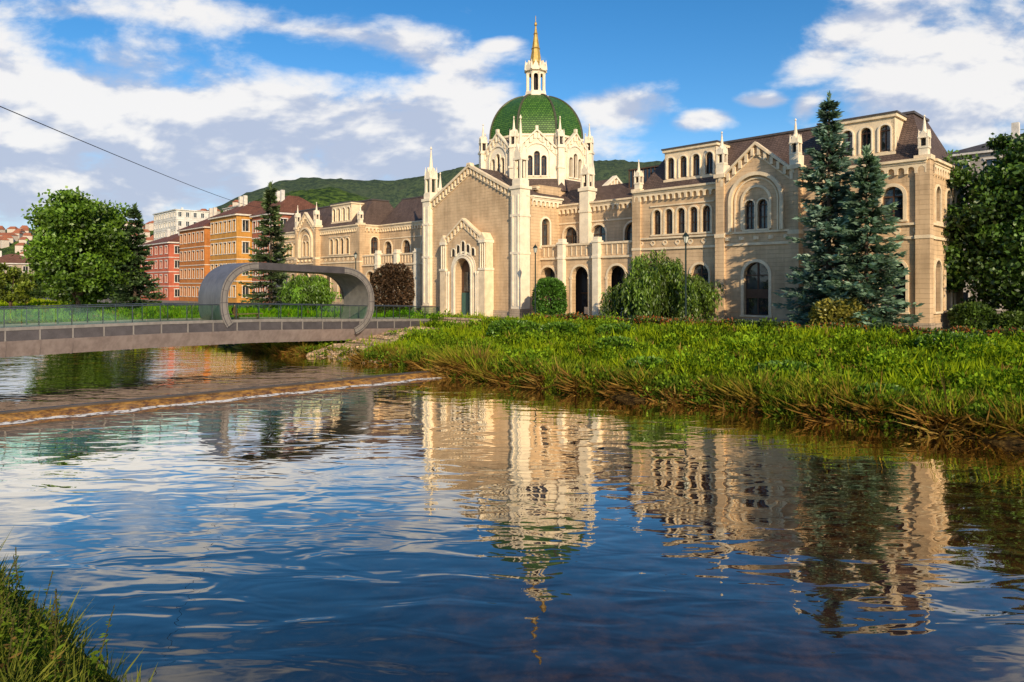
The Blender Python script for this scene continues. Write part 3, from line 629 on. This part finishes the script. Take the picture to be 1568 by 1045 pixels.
for k in range(N):
    f0,f1=k/N,(k+1)/N
    def at(f,o_,z): return tqp(wA[0]+(wB[0]-wA[0])*f+o_,wA[1]+(wB[1]-wA[1])*f,z)
    w0=1.2+.2*math.sin(f0*40)+.15*math.sin(f0*91); w1=1.2+.2*math.sin(f1*40)+.15*math.sin(f1*91)
    wr.poly([at(f0,0,.33),at(f1,0,.33),at(f1,-w1*.5,.2),at(f0,-w0*.5,.2)]); wr.poly([at(f0,-w0*.5,.2),at(f1,-w1*.5,.2),at(f1,-w1,-.06),at(f0,-w0,-.06)])
    wc.poly([at(f0,0,.44),at(f1,0,.44),at(f1,.35,.44),at(f0,.35,.44)]); wc.poly([at(f0,0,.3),at(f1,0,.3),at(f1,0,.44),at(f0,0,.44)])
    e0=.12+.14*abs(math.sin(f0*70)); e1=.12+.14*abs(math.sin(f1*70))
    fo.poly([at(f0,-w0+.30,.07),at(f1,-w1+.30,.07),at(f1,-w1-e1,.012),at(f0,-w0-e0,.012)])
finalize('river_weir',[('spillway',wr,True),('crest',wc),('foam_line',fo)])
# ------------------------------------------------------------------ bridge
def steel(name,c1,c2,met=.2):
    m,nt,o=mat(name); v=obj(nt); n_=noise(nt,v,.9,5)
    sv=nd(nt,'ShaderNodeMapping',{0:v,'Scale':(3,3,.35)}).outputs[0]; n3=noise(nt,sv,1.2,4)
    princ(nt,o,mixc(nt,ramp(nt,mth(nt,'ADD',mth(nt,'MULTIPLY',n_,.5),mth(nt,'MULTIPLY',n3,.5)),.35,.65),c1,c2),.45,met); return m
BM=MB(steel('bridge_painted_steel',(.27,.215,.205),(.38,.31,.295)));BS=MB(steel('loop_shell_steel',(.12,.115,.12),(.18,.17,.175)));BF=MB(steel('loop_face_steel',(.19,.17,.155),(.26,.235,.215)))
BU=MB(plain('bridge_underside',(.07,.06,.055),.7))  # soffit colour darkened to carry the shade under the deck
BD=MB(plain('bridge_dark_edge',(.09,.08,.085),.5,.3));BI=MB(plain('bridge_loop_lining',(.20,.185,.165),.6,.1));BDk=MB(plain('bridge_decking',(.26,.23,.19),.8))
m,nt,o=mat('green_glass_panel')
t_=nd(nt,'ShaderNodeBsdfTransparent',{'Color':(.66,.88,.74,1)}); g_=nd(nt,'ShaderNodeBsdfGlossy',{'Color':(.8,.95,.88,1),'Roughness':.05})
nt.links.new(nd(nt,'ShaderNodeMixShader',{0:.1,1:t_.outputs[0],2:g_.outputs[0]}).outputs[0],o.inputs[0]); BG=MB(m)
BR=MB(plain('bridge_rail_steel',(.10,.11,.11),.35,.7))
def zd(d): return float(np.interp(d,[-70,-48,-40,-21,-14],[3.85,3.95,3.85,3.2,2.75]))-OZ
xe0,xe1=-45.9,-41.1
ds=np.arange(-70,-19.9,1.0)
for a,b in zip(ds[:-1],ds[1:]):
    za,zb=zd(a),zd(b)
    sec=lambda d,z:[(xe1,d,z),(xe1,d,z-.85),(xe1-.75,d,z-2.0),(xe0+.75,d,z-2.0),(xe0,d,z-.85),(xe0,d,z)]
    A,B=sec(a,za),sec(b,zb)
    for i in range(5): (BU if i==2 else BM if i in (1,3) else BD).poly([A[i],A[i+1],B[i+1],B[i]])
    BDk.poly([A[5],A[0],B[0],B[5]])
    for xx in (xe0,xe1): BF.box(xx-.06,xx+.06,a,b,min(za,zb)-.12,max(za,zb)+.1)
    for xx in (xe0+.1,xe1-.08):
        BG.poly([(xx,a+.03,za+.12),(xx,b-.03,zb+.12),(xx,b-.03,zb+1.35),(xx,a+.03,za+1.35)])
        BR.tube((xx,a,za+1.4),(xx,b,zb+1.4),.045,.045,6)
        if int(a)%2==0: BR.box(xx-.03,xx+.05,a-.03,a+.03,za,za+1.4)
    if int(a)%2==0:
        BM.poly([(xe1+.04,a,za-.8),(xe1+.04,a+.14,za-.8),(xe1-.72,a+.14,za-2.03),(xe1-.72,a,za-2.03)])
        BF.box(xe1-.02,xe1+.05,a,a+.1,za-.86,za-.13)
BM.poly(sec(-20,zd(-20)))
def ringpt(k,n,off):
    d0,d1=-43.4+off,-28.4-off; z0=1.95+off-OZ
    a=2*math.pi*k/n; c,s=math.cos(a),math.sin(a); rx=3.3-off
    cx=(d1-rx) if c>=0 else (d0+rx); x=cx+rx*c
    f=(x-d0)/(d1-d0); top=9.0-.45*f-off-OZ; mid=(top+z0)/2; hh=(top-z0)/2
    return x,mid+hh*(abs(s)**.85)*(1 if s>=0 else -1)
n=96; xr0,xr1=xe0-.1,xe1+.16; th=.62
for k in range(n):
    a0,a1=ringpt(k,n,0),ringpt(k+1,n,0); b0,b1=ringpt(k,n,th),ringpt(k+1,n,th)
    if a0[0]<-30.5 and (a0[1]+b0[1])/2<zd(a0[0])-.3: continue
    BS.poly([(xr0,*a0),(xr1,*a0),(xr1,*a1),(xr0,*a1)]); BI.poly([(xr0+.4,*b0),(xr1-.0,*b0),(xr1-.0,*b1),(xr0+.4,*b1)])
    BF.poly([(xr1,*a0),(xr1,*b0),(xr1,*b1),(xr1,*a1)]); BF.poly([(xr0,*a0),(xr0,*b0),(xr0,*b1),(xr0,*a1)])
    for oo,pp in ((.1,.17),(.5,.55)):
        c0=ringpt(k,n,oo);c1=ringpt(k+1,n,oo);e0=ringpt(k,n,pp);e1=ringpt(k+1,n,pp)
        BD.poly([(xr1+.004,*c0),(xr1+.004,*e0),(xr1+.004,*e1),(xr1+.004,*c1)])
    if k%4==0:
        f0=ringpt(k+.12,n,0.0);g0=ringpt(k+.12,n,th); BD.poly([(xr1+.008,*a0),(xr1+.008,*b0),(xr1+.008,*g0),(xr1+.008,*f0)])
finalize('looped_footbridge',[('deck_side_steel',BM),('deck_underside',BU),('loop_shell',BS,True),('face_plates',BF),('dark_edges',BD),('loop_lining',BI,True),('decking',BDk),('glass_panels',BG),('handrails',BR)])
bn=MB(plain('bench_wood',(.25,.15,.08),.6)); zb_=zd(-41)
bn.box(-44.3,-43.7,-42.0,-38.5,zb_+.42,zb_+.5)
for d_ in (-41.8,-38.9): bn.box(-44.2,-43.8,d_,d_+.12,zb_+.0,zb_+.42)
finalize('bridge_bench',[('seat',bn)])
def person(name,loc,rot):
    par=empty(name,loc); par.rotation_euler=(0,0,rot)
    J=[(0,0,.50,.15),(0,-.03,.75,.14),(0,0,.98,.16),(0,.02,1.1,.06),(0,.04,1.2,.055),
       (-.2,0,1.0,.06),(-.27,.1,.75,.045),(-.14,.32,.62,.035),(.2,0,1.0,.06),(.27,.1,.75,.045),(.14,.32,.62,.035),
       (-.1,.05,.5,.1),(-.13,.45,.52,.07),(-.13,.47,.1,.045),(-.13,.62,.04,.035),(.1,.05,.5,.1),(.13,.45,.52,.07),(.13,.47,.1,.045),(.13,.62,.04,.035)]
    E=[(0,1),(1,2),(2,3),(3,4),(2,5),(5,6),(6,7),(2,8),(8,9),(9,10),(0,11),(11,12),(12,13),(13,14),(0,15),(15,16),(16,17),(17,18)]
    me=bpy.data.meshes.new('body'); me.from_pydata([j[:3] for j in J],E,[]); ob=bpy.data.objects.new('clothed_body',me); sc.collection.objects.link(ob); ob.parent=par
    me.materials.append(plain('brown_jacket',(.16,.07,.04),.8)); md=ob.modifiers.new('s','SKIN')
    for i,j in enumerate(J): me.skin_vertices[0].data[i].radius=(j[3],j[3]*.85)
    me.skin_vertices[0].data[0].use_root=True; ob.modifiers.new('b','SUBSURF').levels=1
    h=MB(plain('skin',(.5,.3,.2),.6),None); h.lathe(0,.05,[(.03,1.13),(.07,1.17),(.092,1.25),(.09,1.32),(.05,1.38)],10)
    h.lathe(0,.145,[(.012,1.22),(.018,1.24),(.008,1.28)],6)
    hh=MB(plain('hair',(.03,.02,.015),.7),None); hh.lathe(0,.03,[(.095,1.27),(.103,1.33),(.08,1.39),(.03,1.42)],10)
    for nm,mb in (('head',h),('hair',hh)):
        m_=bpy.data.meshes.new(nm); m_.from_pydata(mb.v,[],mb.f); m_.materials.append(mb.m)
        for p in m_.polygons:p.use_smooth=True
        q=bpy.data.objects.new(nm,m_); sc.collection.objects.link(q); q.parent=par
p_=L(-44.0,-41.0,zb_); person('seated_person',p_,math.radians(-46-90))
AB=MB(brickmat('abutment_sandstone',(.62,.45,.28),(.48,.34,.22),(.2,.15,.1),.7,.32,.04,stain=.3))
AB.hexa((xe0-.8,xe1+.8,-29.5,-14),(xe0-.5,xe1+.5,-21.5,-14),-2.6,-.15)
AB.hexa((xe0-.5,xe1+.5,-21.5,-14),(xe0-.4,xe1+.4,-20.6,-14),-.15,.5)
AB.hexa((xe1+.4,xe1+6.5,-21.6,-19.8),(xe1+.4,xe1+6.5,-20.9,-20.0),-1.6,.75)
AB.box(xe1+.4,xe1+6.6,-20.95,-19.9,.75,.9)
for i in range(12):
    for j in range(10):
        q0,q1=.2+i*1.05,.2+(i+1)*1.05; ta=lambda q:46.2+.12*q
        c=[]
        for (jj,q) in ((j,q0),(j+1,q0),(j+1,q1),(j,q1)):
            t=ta(q)+jj*.62; x,y=RQ(t,q); c.append((x,y,float(zt(t,q))+.22))
        b0_=AB.base; AB.base=None; AB.poly(c); AB.base=b0_
finalize('bridge_abutment',[('stonework',AB)])
pt=MB(bpy.data.materials['paving_slabs'])
pt.poly([(xe0-1,-20.2,.62),(xe1+1,-20.2,.62),(xe1+1,-13,.13),(xe0-1,-13,.13)])
pt.poly([(xe0-1,-13,.13),(xe1+1,-13,.13),(-46,-5,.06),(-62,-5,.06)])
finalize('portal_footpath',[('paving',pt)])
rk=MB(AB.m,None)
for i in range(420):
    if i<190: t=rng.uniform(37,53); q=rng.uniform(-.6,2.2); zo=0
    else: q=rng.uniform(.2,12.5); t=46.2+.12*q+rng.uniform(-.8,6.4); zo=.16
    x,y=RQ(t,q); z=float(zt(t,q))+zo; r=rng.uniform(.15,.45)
    ps=[(r*rng.uniform(.6,1),-r*.5),(r*rng.uniform(.8,1.1),0),(r*rng.uniform(.5,.8),r*.35),(r*.2,r*.45)]
    rk.lathe(x,y,[(a,max(z,0)+b) for a,b in ps],6,rng.uniform(0,60))
finalize('bank_stones',[('stones',rk)])
# ------------------------------------------------------------------ grass
def keep(t,q): return ~((t>45.6+.12*q)&(t<53.5)&(q<12.8)&(rng.random(len(t))<.93))
def grass(name,n,tr,qr,len_,wid,bias=1.0,edge=True,c1=(.05,.11,.008),c2=(.35,.45,.016),lean=.42,sc_=1.0):
    t=tr[0]+(tr[1]-tr[0])*rng.random(n)**bias; q=rng.uniform(qr[0],qr[1],n); kp=keep(t,q); t=t[kp];q=q[kp]; n=len(t)
    cl=nz(t*1.0,q*1.6,1.5*sc_); big=nz(t+3,q*1.3,.38*sc_)
    x,y=RQ(t,q); z=zt(t,q)
    lenm=len_*rng.uniform(.35,1.3,n)*(1+.8*cl)*(1+.55*big); lenm=np.clip(lenm,.12,3)
    D=np.stack([rng.normal(size=n)*lean-.1+.4*nz(t,q,.9),rng.normal(size=n)*lean-.15+.4*nz(q,t,.8),np.ones(n)],1)
    f=np.clip(.42+.5*cl+.5*big+rng.normal(size=n)*.25,0,1)
    C=lerpc(c1,c2,f)
    if edge:
        e=np.clip(1-(q-.2+1.1*nz(t,q*0,1.1))/2.6,0,1)*(rng.random(n)<.65)*(nz(t,q*0,.7)>-.5); C=C*(1-e[:,None])+lerpc((.12,.05,.012),(.50,.29,.07),rng.random(n))*e[:,None]*.85
        lenm*=1+.5*e; D[:,2]-=e*.7; D[:,0]-=e*.4; D[:,1]-=e*.5
        dry=(nz(t*1.3+9,q*1.5,.8)>.48)&(rng.random(n)<.5); C[dry]=lerpc((.24,.13,.04),(.50,.36,.1),rng.random(dry.sum()))
    P=np.stack([x,y,z-.04],1)
    return leafobj(name,P,D,lenm,wid*rng.uniform(.6,1.4,n),C,M['grass'])
grass('bank_grass',190000,(-16,62),(.05,19),.55,.10,1.15)
grass('waterside_reeds',34000,(-16,62),(-.3,2.6),.85,.08,1.1,True,(.06,.11,.01),(.30,.36,.03),.5)
def weeds(name,n,tr,qr,sb=1.0,c1=(.07,.15,.012),c2=(.30,.44,.025)):
    nc=n//46; ct=tr[0]+(tr[1]-tr[0])*rng.random(nc)**1.15; cq=qr[0]+(qr[1]-qr[0])*rng.random(nc); kp=keep(ct,cq); ct=ct[kp];cq=cq[kp]; nc=len(ct); k=rng.integers(0,nc,n)
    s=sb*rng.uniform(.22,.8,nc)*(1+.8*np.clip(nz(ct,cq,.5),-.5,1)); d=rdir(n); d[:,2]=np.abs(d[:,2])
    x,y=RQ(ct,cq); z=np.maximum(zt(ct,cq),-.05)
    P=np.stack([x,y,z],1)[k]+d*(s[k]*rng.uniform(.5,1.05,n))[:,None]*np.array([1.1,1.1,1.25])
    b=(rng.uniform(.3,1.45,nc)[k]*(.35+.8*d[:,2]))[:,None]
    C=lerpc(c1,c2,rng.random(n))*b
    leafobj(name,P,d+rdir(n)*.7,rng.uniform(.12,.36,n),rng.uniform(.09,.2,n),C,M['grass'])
weeds('broadleaf_weeds',130000,(-16,60),(.4,18.5))
weeds('waterline_plants',26000,(-16,60),(-.1,1.6),.8,(.05,.10,.012),(.20,.30,.03))
grass('far_bank_grass',45000,(60,210),(.05,21),.55,.26,1.0)
grass('near_bank_grass',26000,(9,34),(-37.5,-32.2),.5,.03,1.0,False,(.06,.10,.012),(.28,.29,.05),.6,1.6)
def stalks(name,tr,qr,n):
    Ps=[];Ds=[];Cs=[];Ls=[]
    for i in range(n):
        t=rng.uniform(*tr);q=rng.uniform(*qr);x,y=RQ(t,q);z=float(zt(t,q));h=rng.uniform(.5,1.5);lx,ly=rng.normal(size=2)*.2; cc=np.array((.13,.20,.02)) if rng.random()<.75 else np.array((.20,.12,.04))
        for k in range(34):
            f=k/34; Ps.append((x+lx*f*h,y+ly*f*h,z+f*h)); a=rng.uniform(0,6.28); Ds.append((math.cos(a),math.sin(a),rng.uniform(-.3,.6))); Ls.append(rng.uniform(.1,.26)*(1.2-f)); Cs.append(cc*rng.uniform(.5,1.4))
            Ps.append((x+lx*f*h,y+ly*f*h,z+f*h)); Ds.append((lx,ly,1)); Ls.append(.08); Cs.append((.12,.11,.04))
    Ls=np.array(Ls); return leafobj(name,np.array(Ps,float),np.array(Ds,float),Ls,Ls*.38,np.array(Cs),M['grass'])
stalks('near_bank_weeds',(11,26),(-36,-32.4),220)
n=56000; t=rng.uniform(-10,42,n); q=19.6+rng.uniform(-.8,.8,n)+.2*np.sin(t); x,y=RQ(t,q); hz=rng.random(n)*(1.05+.25*nz(t,q*0,1.2))
C=lerpc((.03,.06,.015),(.10,.16,.03),rng.random(n)); fl=(rng.random(n)<.34)&(hz>.45)&(nz(t,q*0,.4)>-.35); C[fl]=lerpc((.28,.05,.02),(.48,.17,.03),rng.random(fl.sum()))
leafobj('flowering_hedge',np.stack([x,y,zt(t,q)+hz],1),rdir(n)+[0,0,.4],rng.uniform(.12,.26,n),rng.uniform(.08,.16,n),C,M['leaf'])
# ------------------------------------------------------------------ planting
def G_(x,y): t,q=TQ(x,y); return float(zt(t,q))
def onL(x,d): p=L(x,d); return (p[0],p[1],min(2.62,G_(p[0],p[1])))
conifer('blue_spruce',onL(-6.5,-4.3),20.8,5.2,(.03,.065,.045),(.19,.30,.235),60,.06,.54,1.25,15,.2,.97)
conifer('blue_spruce.001',onL(-3.0,-5.6),15.4,4.7,(.03,.065,.04),(.19,.30,.20),60,.09,.54,1.3,16,.2,.92)
willow('weeping_tree',onL(-22.6,-6.5),7.9,5.3,(.06,.12,.012),(.21,.33,.035),44,32)
bush('clipped_bush',onL(-39.8,-4),2.0,1.9,5.0,16000,(.03,.09,.012),(.12,.27,.03),.26,.7)
bush('yellow_shrub',onL(-4.3,-8.2),2.0,1.4,3.1,4500,(.14,.14,.02),(.38,.33,.06),.28,1.0)
bush('dark_red_bush',(-16.6,95,2.6),2.7,2.6,7.0,15000,(.035,.022,.015),(.15,.085,.045),.36,.85)
willow('weeping_tree.001',(-31.4,104,2.6),6.2,4.4,(.07,.16,.012),(.22,.40,.03),26,28,22,.46)
conifer('spruce_tree',(-43.8,124,2.6),22.6,5.4,(.025,.05,.022),(.14,.20,.075),50,.05,.7,1.0)
conifer('spruce_tree.001',(-66.3,120,2.6),18.2,4.1,(.018,.045,.018),(.10,.17,.06),50,.03,.7,1.1)
deciduous('broadleaf_tree',(-73,115,2.6),20.3,8.1,1.2,150,42000,(.07,.15,.012),(.21,.37,.03),.62)
deciduous('broadleaf_tree.001',(-97,132,2.6),8,4.5,.6,40,12000,(.09,.14,.012),(.25,.31,.03),.55)
deciduous('broadleaf_tree.002',(-88,140,2.6),7,4,.6,40,9000,(.05,.10,.012),(.14,.23,.03),.55)
deciduous('broadleaf_tree.003',(46.2,60.5,2.6),19.0,6.8,.6,200,64000,(.035,.09,.012),(.15,.28,.04),.42)
deciduous('broadleaf_tree.004',(57,68,2.6),21,7.5,.6,110,26000,(.025,.065,.012),(.09,.17,.025),.5)
deciduous('broadleaf_tree.005',(-103,128,2.6),9,3.5,1.0,30,8000,(.05,.03,.02),(.15,.09,.04),.55)
bush('garden_shrub',(40.2,59.6,2.6),1.5,1.3,2.6,5000,(.03,.06,.012),(.12,.20,.03),.3,.8)
bush('garden_shrub.001',(43.2,57.6,2.6),2.2,1.3,1.9,6000,(.03,.06,.012),(.14,.22,.03),.3,.8)
for i,(t,q,r,h) in enumerate(((37.4,11.5,2.4,1.3),(33,12.5,1.8,1.1),(28,13.5,1.6,1.0),(4,15,2.2,.9),(-6,16,2.4,1.1),(12,6,1.5,.8),(20,3.5,1.3,.8),(-3,7,1.7,.9),(6,2.2,1.2,.7),(25,8,1.4,.8))):
    x,y=RQ(t,q); bush('bank_shrub'+('' if i==0 else '.%03d'%i),(x,y,G_(x,y)-.1),r,r*.7,h+.2,int(1500*r),(.04,.10,.008),(.16,.30,.02),.26,.9)
n=90000; nc=260; cx=rng.uniform(-330,-30,nc); cy=235-.16*(cx+150)+rng.uniform(-35,60,nc); R_=rng.uniform(1.8,4.2,nc); k=rng.integers(0,nc,n); d=rdir(n)
P=np.stack([cx,cy,2.6+R_*.9],1)[k]+d*R_[k][:,None]*rng.uniform(.7,1.05,n)[:,None]*[1,1,1.15]
leafobj('distant_trees',P,rdir(n),1.0,.8,lerpc((.03,.07,.012),(.15,.24,.03),rng.uniform(0,1,nc)[k])*(rng.uniform(.6,1.2,n)*(.7+.35*d[:,2]))[:,None],M['leaf'])
# ------------------------------------------------------------------ street furniture
def lamp(name,x,y,h):
    z=G_(x,y); a=MB(plain('lamp_post_metal',(.03,.05,.045),.4,.5),None); g=MB(plain('lamp_glass',(.6,.62,.55),.2),None)
    a.lathe(x,y,[(.22,z),(.22,z+.5),(.14,z+.7),(.1,z+1.2),(.07,z+h-1.2),(.12,z+h-1.15),(.06,z+h-1.0)],10)
    g.lathe(x,y,[(.14,z+h-1.0),(.26,z+h-.45)],6); a.lathe(x,y,[(.32,z+h-.45),(.3,z+h-.38),(.12,z+h-.15),(.05,z+h-.1),(.02,z+h+.1)],6)
    for k in range(6):
        t=math.radians(22.5+60*k); a.tube((x+.14*math.cos(t),y+.14*math.sin(t),z+h-1.0),(x+.27*math.cos(t),y+.27*math.sin(t),z+h-.45),.02,.02,4)
    return finalize(name,[('post',a),('lantern_glass',g)])
lamp('street_lamp',15.5,60.9,8.9); lamp('street_lamp.001',2.8,82,9.2); lamp('street_lamp.002',-24.5,107,9.5); lamp('street_lamp.003',-71,128,8)
wl=MB(M['plinth']); wl.box(-8.5,1.6,-9.6,-9.2,-.3,.75); wl.box(-8.6,1.7,-9.7,-9.1,.75,.87); wl.box(1.2,1.6,-9.2,-3,-.3,.75); finalize('low_stone_wall',[('wall',wl)])
ct=MB(plain('green_container_paint',(.02,.13,.05),.4)); ct.fr(9.5,-.8,0)
ct.hexa((0,1.8,0,1.2),(-.12,1.92,-.08,1.28),.25,1.35); ct.hexa((-.15,1.95,-.1,1.3),(.1,1.7,.2,1.1),1.37,1.62)
for a in (.15,1.55):
    for b in (.1,1.0): ct.box(a,a+.12,b,b+.12,.02,.26)
ct.box(-.2,-.12,.3,.9,1.0,1.1);ct.box(1.92,2.0,.3,.9,1.0,1.1); finalize('waste_container',[('bin',ct)])
cu=bpy.data.curves.new('overhead_cable','CURVE'); cu.dimensions='3D'; cu.bevel_depth=.009; s=cu.splines.new('POLY'); s.points.add(24)
A=np.array((-12.2,16.,11.45)); B=np.array((-51,139,22.6)); A=A-(B-A)*.1
for k in range(25):
    f=k/24; p=A*(1-f)+B*f; p[2]-=1.2*4*f*(1-f)*.5; s.points[k].co=(*p,1); s.points[k].radius=1+3.0*f
ob=bpy.data.objects.new('overhead_cable',cu); sc.collection.objects.link(ob); cu.materials.append(M['dark'])
# ------------------------------------------------------------------ sky, sun
el=math.radians(24); az=math.atan2(.28,-.96)
w=bpy.data.worlds.new('World'); sc.world=w; w.use_nodes=True; nt=w.node_tree; nt.nodes.clear()
out=nt.nodes.new('ShaderNodeOutputWorld'); bg=nt.nodes.new('ShaderNodeBackground'); nt.links.new(bg.outputs[0],out.inputs[0]); bg.inputs[1].default_value=.125
sk=nt.nodes.new('ShaderNodeTexSky'); sk.sky_type='NISHITA'; sk.sun_disc=False; sk.sun_elevation=el; sk.sun_rotation=az; sk.altitude=500; sk.air_density=1.0; sk.dust_density=.4; sk.ozone_density=2.5
hs=nd(nt,'ShaderNodeHueSaturation',{'Color':sk.outputs[0],'Saturation':1.34,'Value':1.18}).outputs[0]
g=nt.nodes.new('ShaderNodeTexCoord').outputs['Generated']; s=nd(nt,'ShaderNodeSeparateXYZ',{0:g})
yy=mth(nt,'MAXIMUM',mth(nt,'ABSOLUTE',s.outputs[1]),.25); U=mth(nt,'DIVIDE',s.outputs[0],yy); V=mth(nt,'DIVIDE',s.outputs[2],yy)
uv=nd(nt,'ShaderNodeCombineXYZ',{0:U,1:V}).outputs[0]
blobs=[(-.64,.255,.40,.10,-.12,1.2),(-.27,.205,.36,.09,-.05,1.15),(-.60,.15,.55,.09,0,1.0),(-.30,.372,.36,.030,-.15,.80),(-.62,.40,.25,.025,0,.6),(-.10,.325,.12,.028,-.2,.75),(-.07,.255,.10,.07,0,.95),(-.14,.17,.22,.07,0,.85),
 (.70,.32,.21,.11,-.1,1.15),(.54,.375,.13,.04,.2,.95),(.46,.33,.06,.035,.3,.8),(.64,.24,.18,.045,0,.85),
 (.15,.258,.080,.036,0,1.1),(.275,.24,.05,.016,.1,.95),(.367,.268,.04,.012,0,.9),(.43,.26,.03,.02,.5,.85),(-.02,.35,.045,.013,.1,.85),
 (-.45,.62,.40,.07,.1,.8),(.9,.6,.25,.15,0,.8),(-2.2,.5,1.0,.25,0,.7),(2.2,.5,1.0,.25,0,.7)]
mask=None
for cu_,cv_,ru,rv,ro,am in blobs:
    mp=nd(nt,'ShaderNodeMapping',{0:uv,'Location':(cu_,cv_,0),'Rotation':(0,0,ro),'Scale':(ru,rv,1)},vector_type='TEXTURE').outputs[0]
    ln=nd(nt,'ShaderNodeVectorMath',{0:mp},operation='LENGTH').outputs['Value']
    e=mth(nt,'MULTIPLY_ADD',ln,-.66*am,1.12*am)
    mask=mth(nt,'MAXIMUM',e,0.0) if mask is None else mth(nt,'MAXIMUM',mask,e)
mask=mth(nt,'MINIMUM',mask,1.05)
def cn(du,dv,det):
    cv=nd(nt,'ShaderNodeMapping',{0:uv,'Location':(du,dv*2.0+du*.28,3.7),'Rotation':(0,0,.13),'Scale':(1,2.0,1)}).outputs[0]
    return nd(nt,'ShaderNodeTexNoise',{'Vector':cv,'Scale':5.0,'Detail':det,'Roughness':.59,'Distortion':.15}).outputs[0]
nA=cn(0,0,8); nB=cn(.014,.028,4)
dens=mth(nt,'ADD',mth(nt,'MULTIPLY',nA,1.6),mth(nt,'MULTIPLY',mask,.80))
al=ramp(nt,dens,1.03,1.45)
lit=ramp(nt,mth(nt,'ADD',mth(nt,'SUBTRACT',nA,nB),mth(nt,'MULTIPLY',mth(nt,'SUBTRACT',V,.24),.50)),-.085,.085)
cc=mixc(nt,lit,(4.0,4.5,5.7),(7.7,7.5,7.3))
haze=ramp(nt,V,.0,.26,True,1.,0.); base=mixc(nt,mth(nt,'MULTIPLY',haze,.6),hs,(4.4,5.6,7.2))
col=mixc(nt,mth(nt,'MULTIPLY',al,.94),base,cc); nt.links.new(col,bg.inputs[0])
sd=Vector((math.sin(az)*math.cos(el),math.cos(az)*math.cos(el),math.sin(el)))
sl=bpy.data.lights.new('sun','SUN'); sl.energy=5.0; sl.angle=math.radians(.5); sl.color=(1,.80,.54)
so=bpy.data.objects.new('sun',sl); sc.collection.objects.link(so); so.rotation_euler=sd.to_track_quat('Z','Y').to_euler(); so.location=(40,-80,60)
cam=bpy.data.cameras.new('camera'); cam.lens=24; cam.sensor_width=36; cam.shift_y=-.0555; cam.clip_start=.1; cam.clip_end=9000
co=bpy.data.objects.new('camera',cam); sc.collection.objects.link(co); co.location=(0,0,7); co.rotation_euler=(math.radians(90),0,0); sc.camera=co
print('done',len(bpy.data.objects))
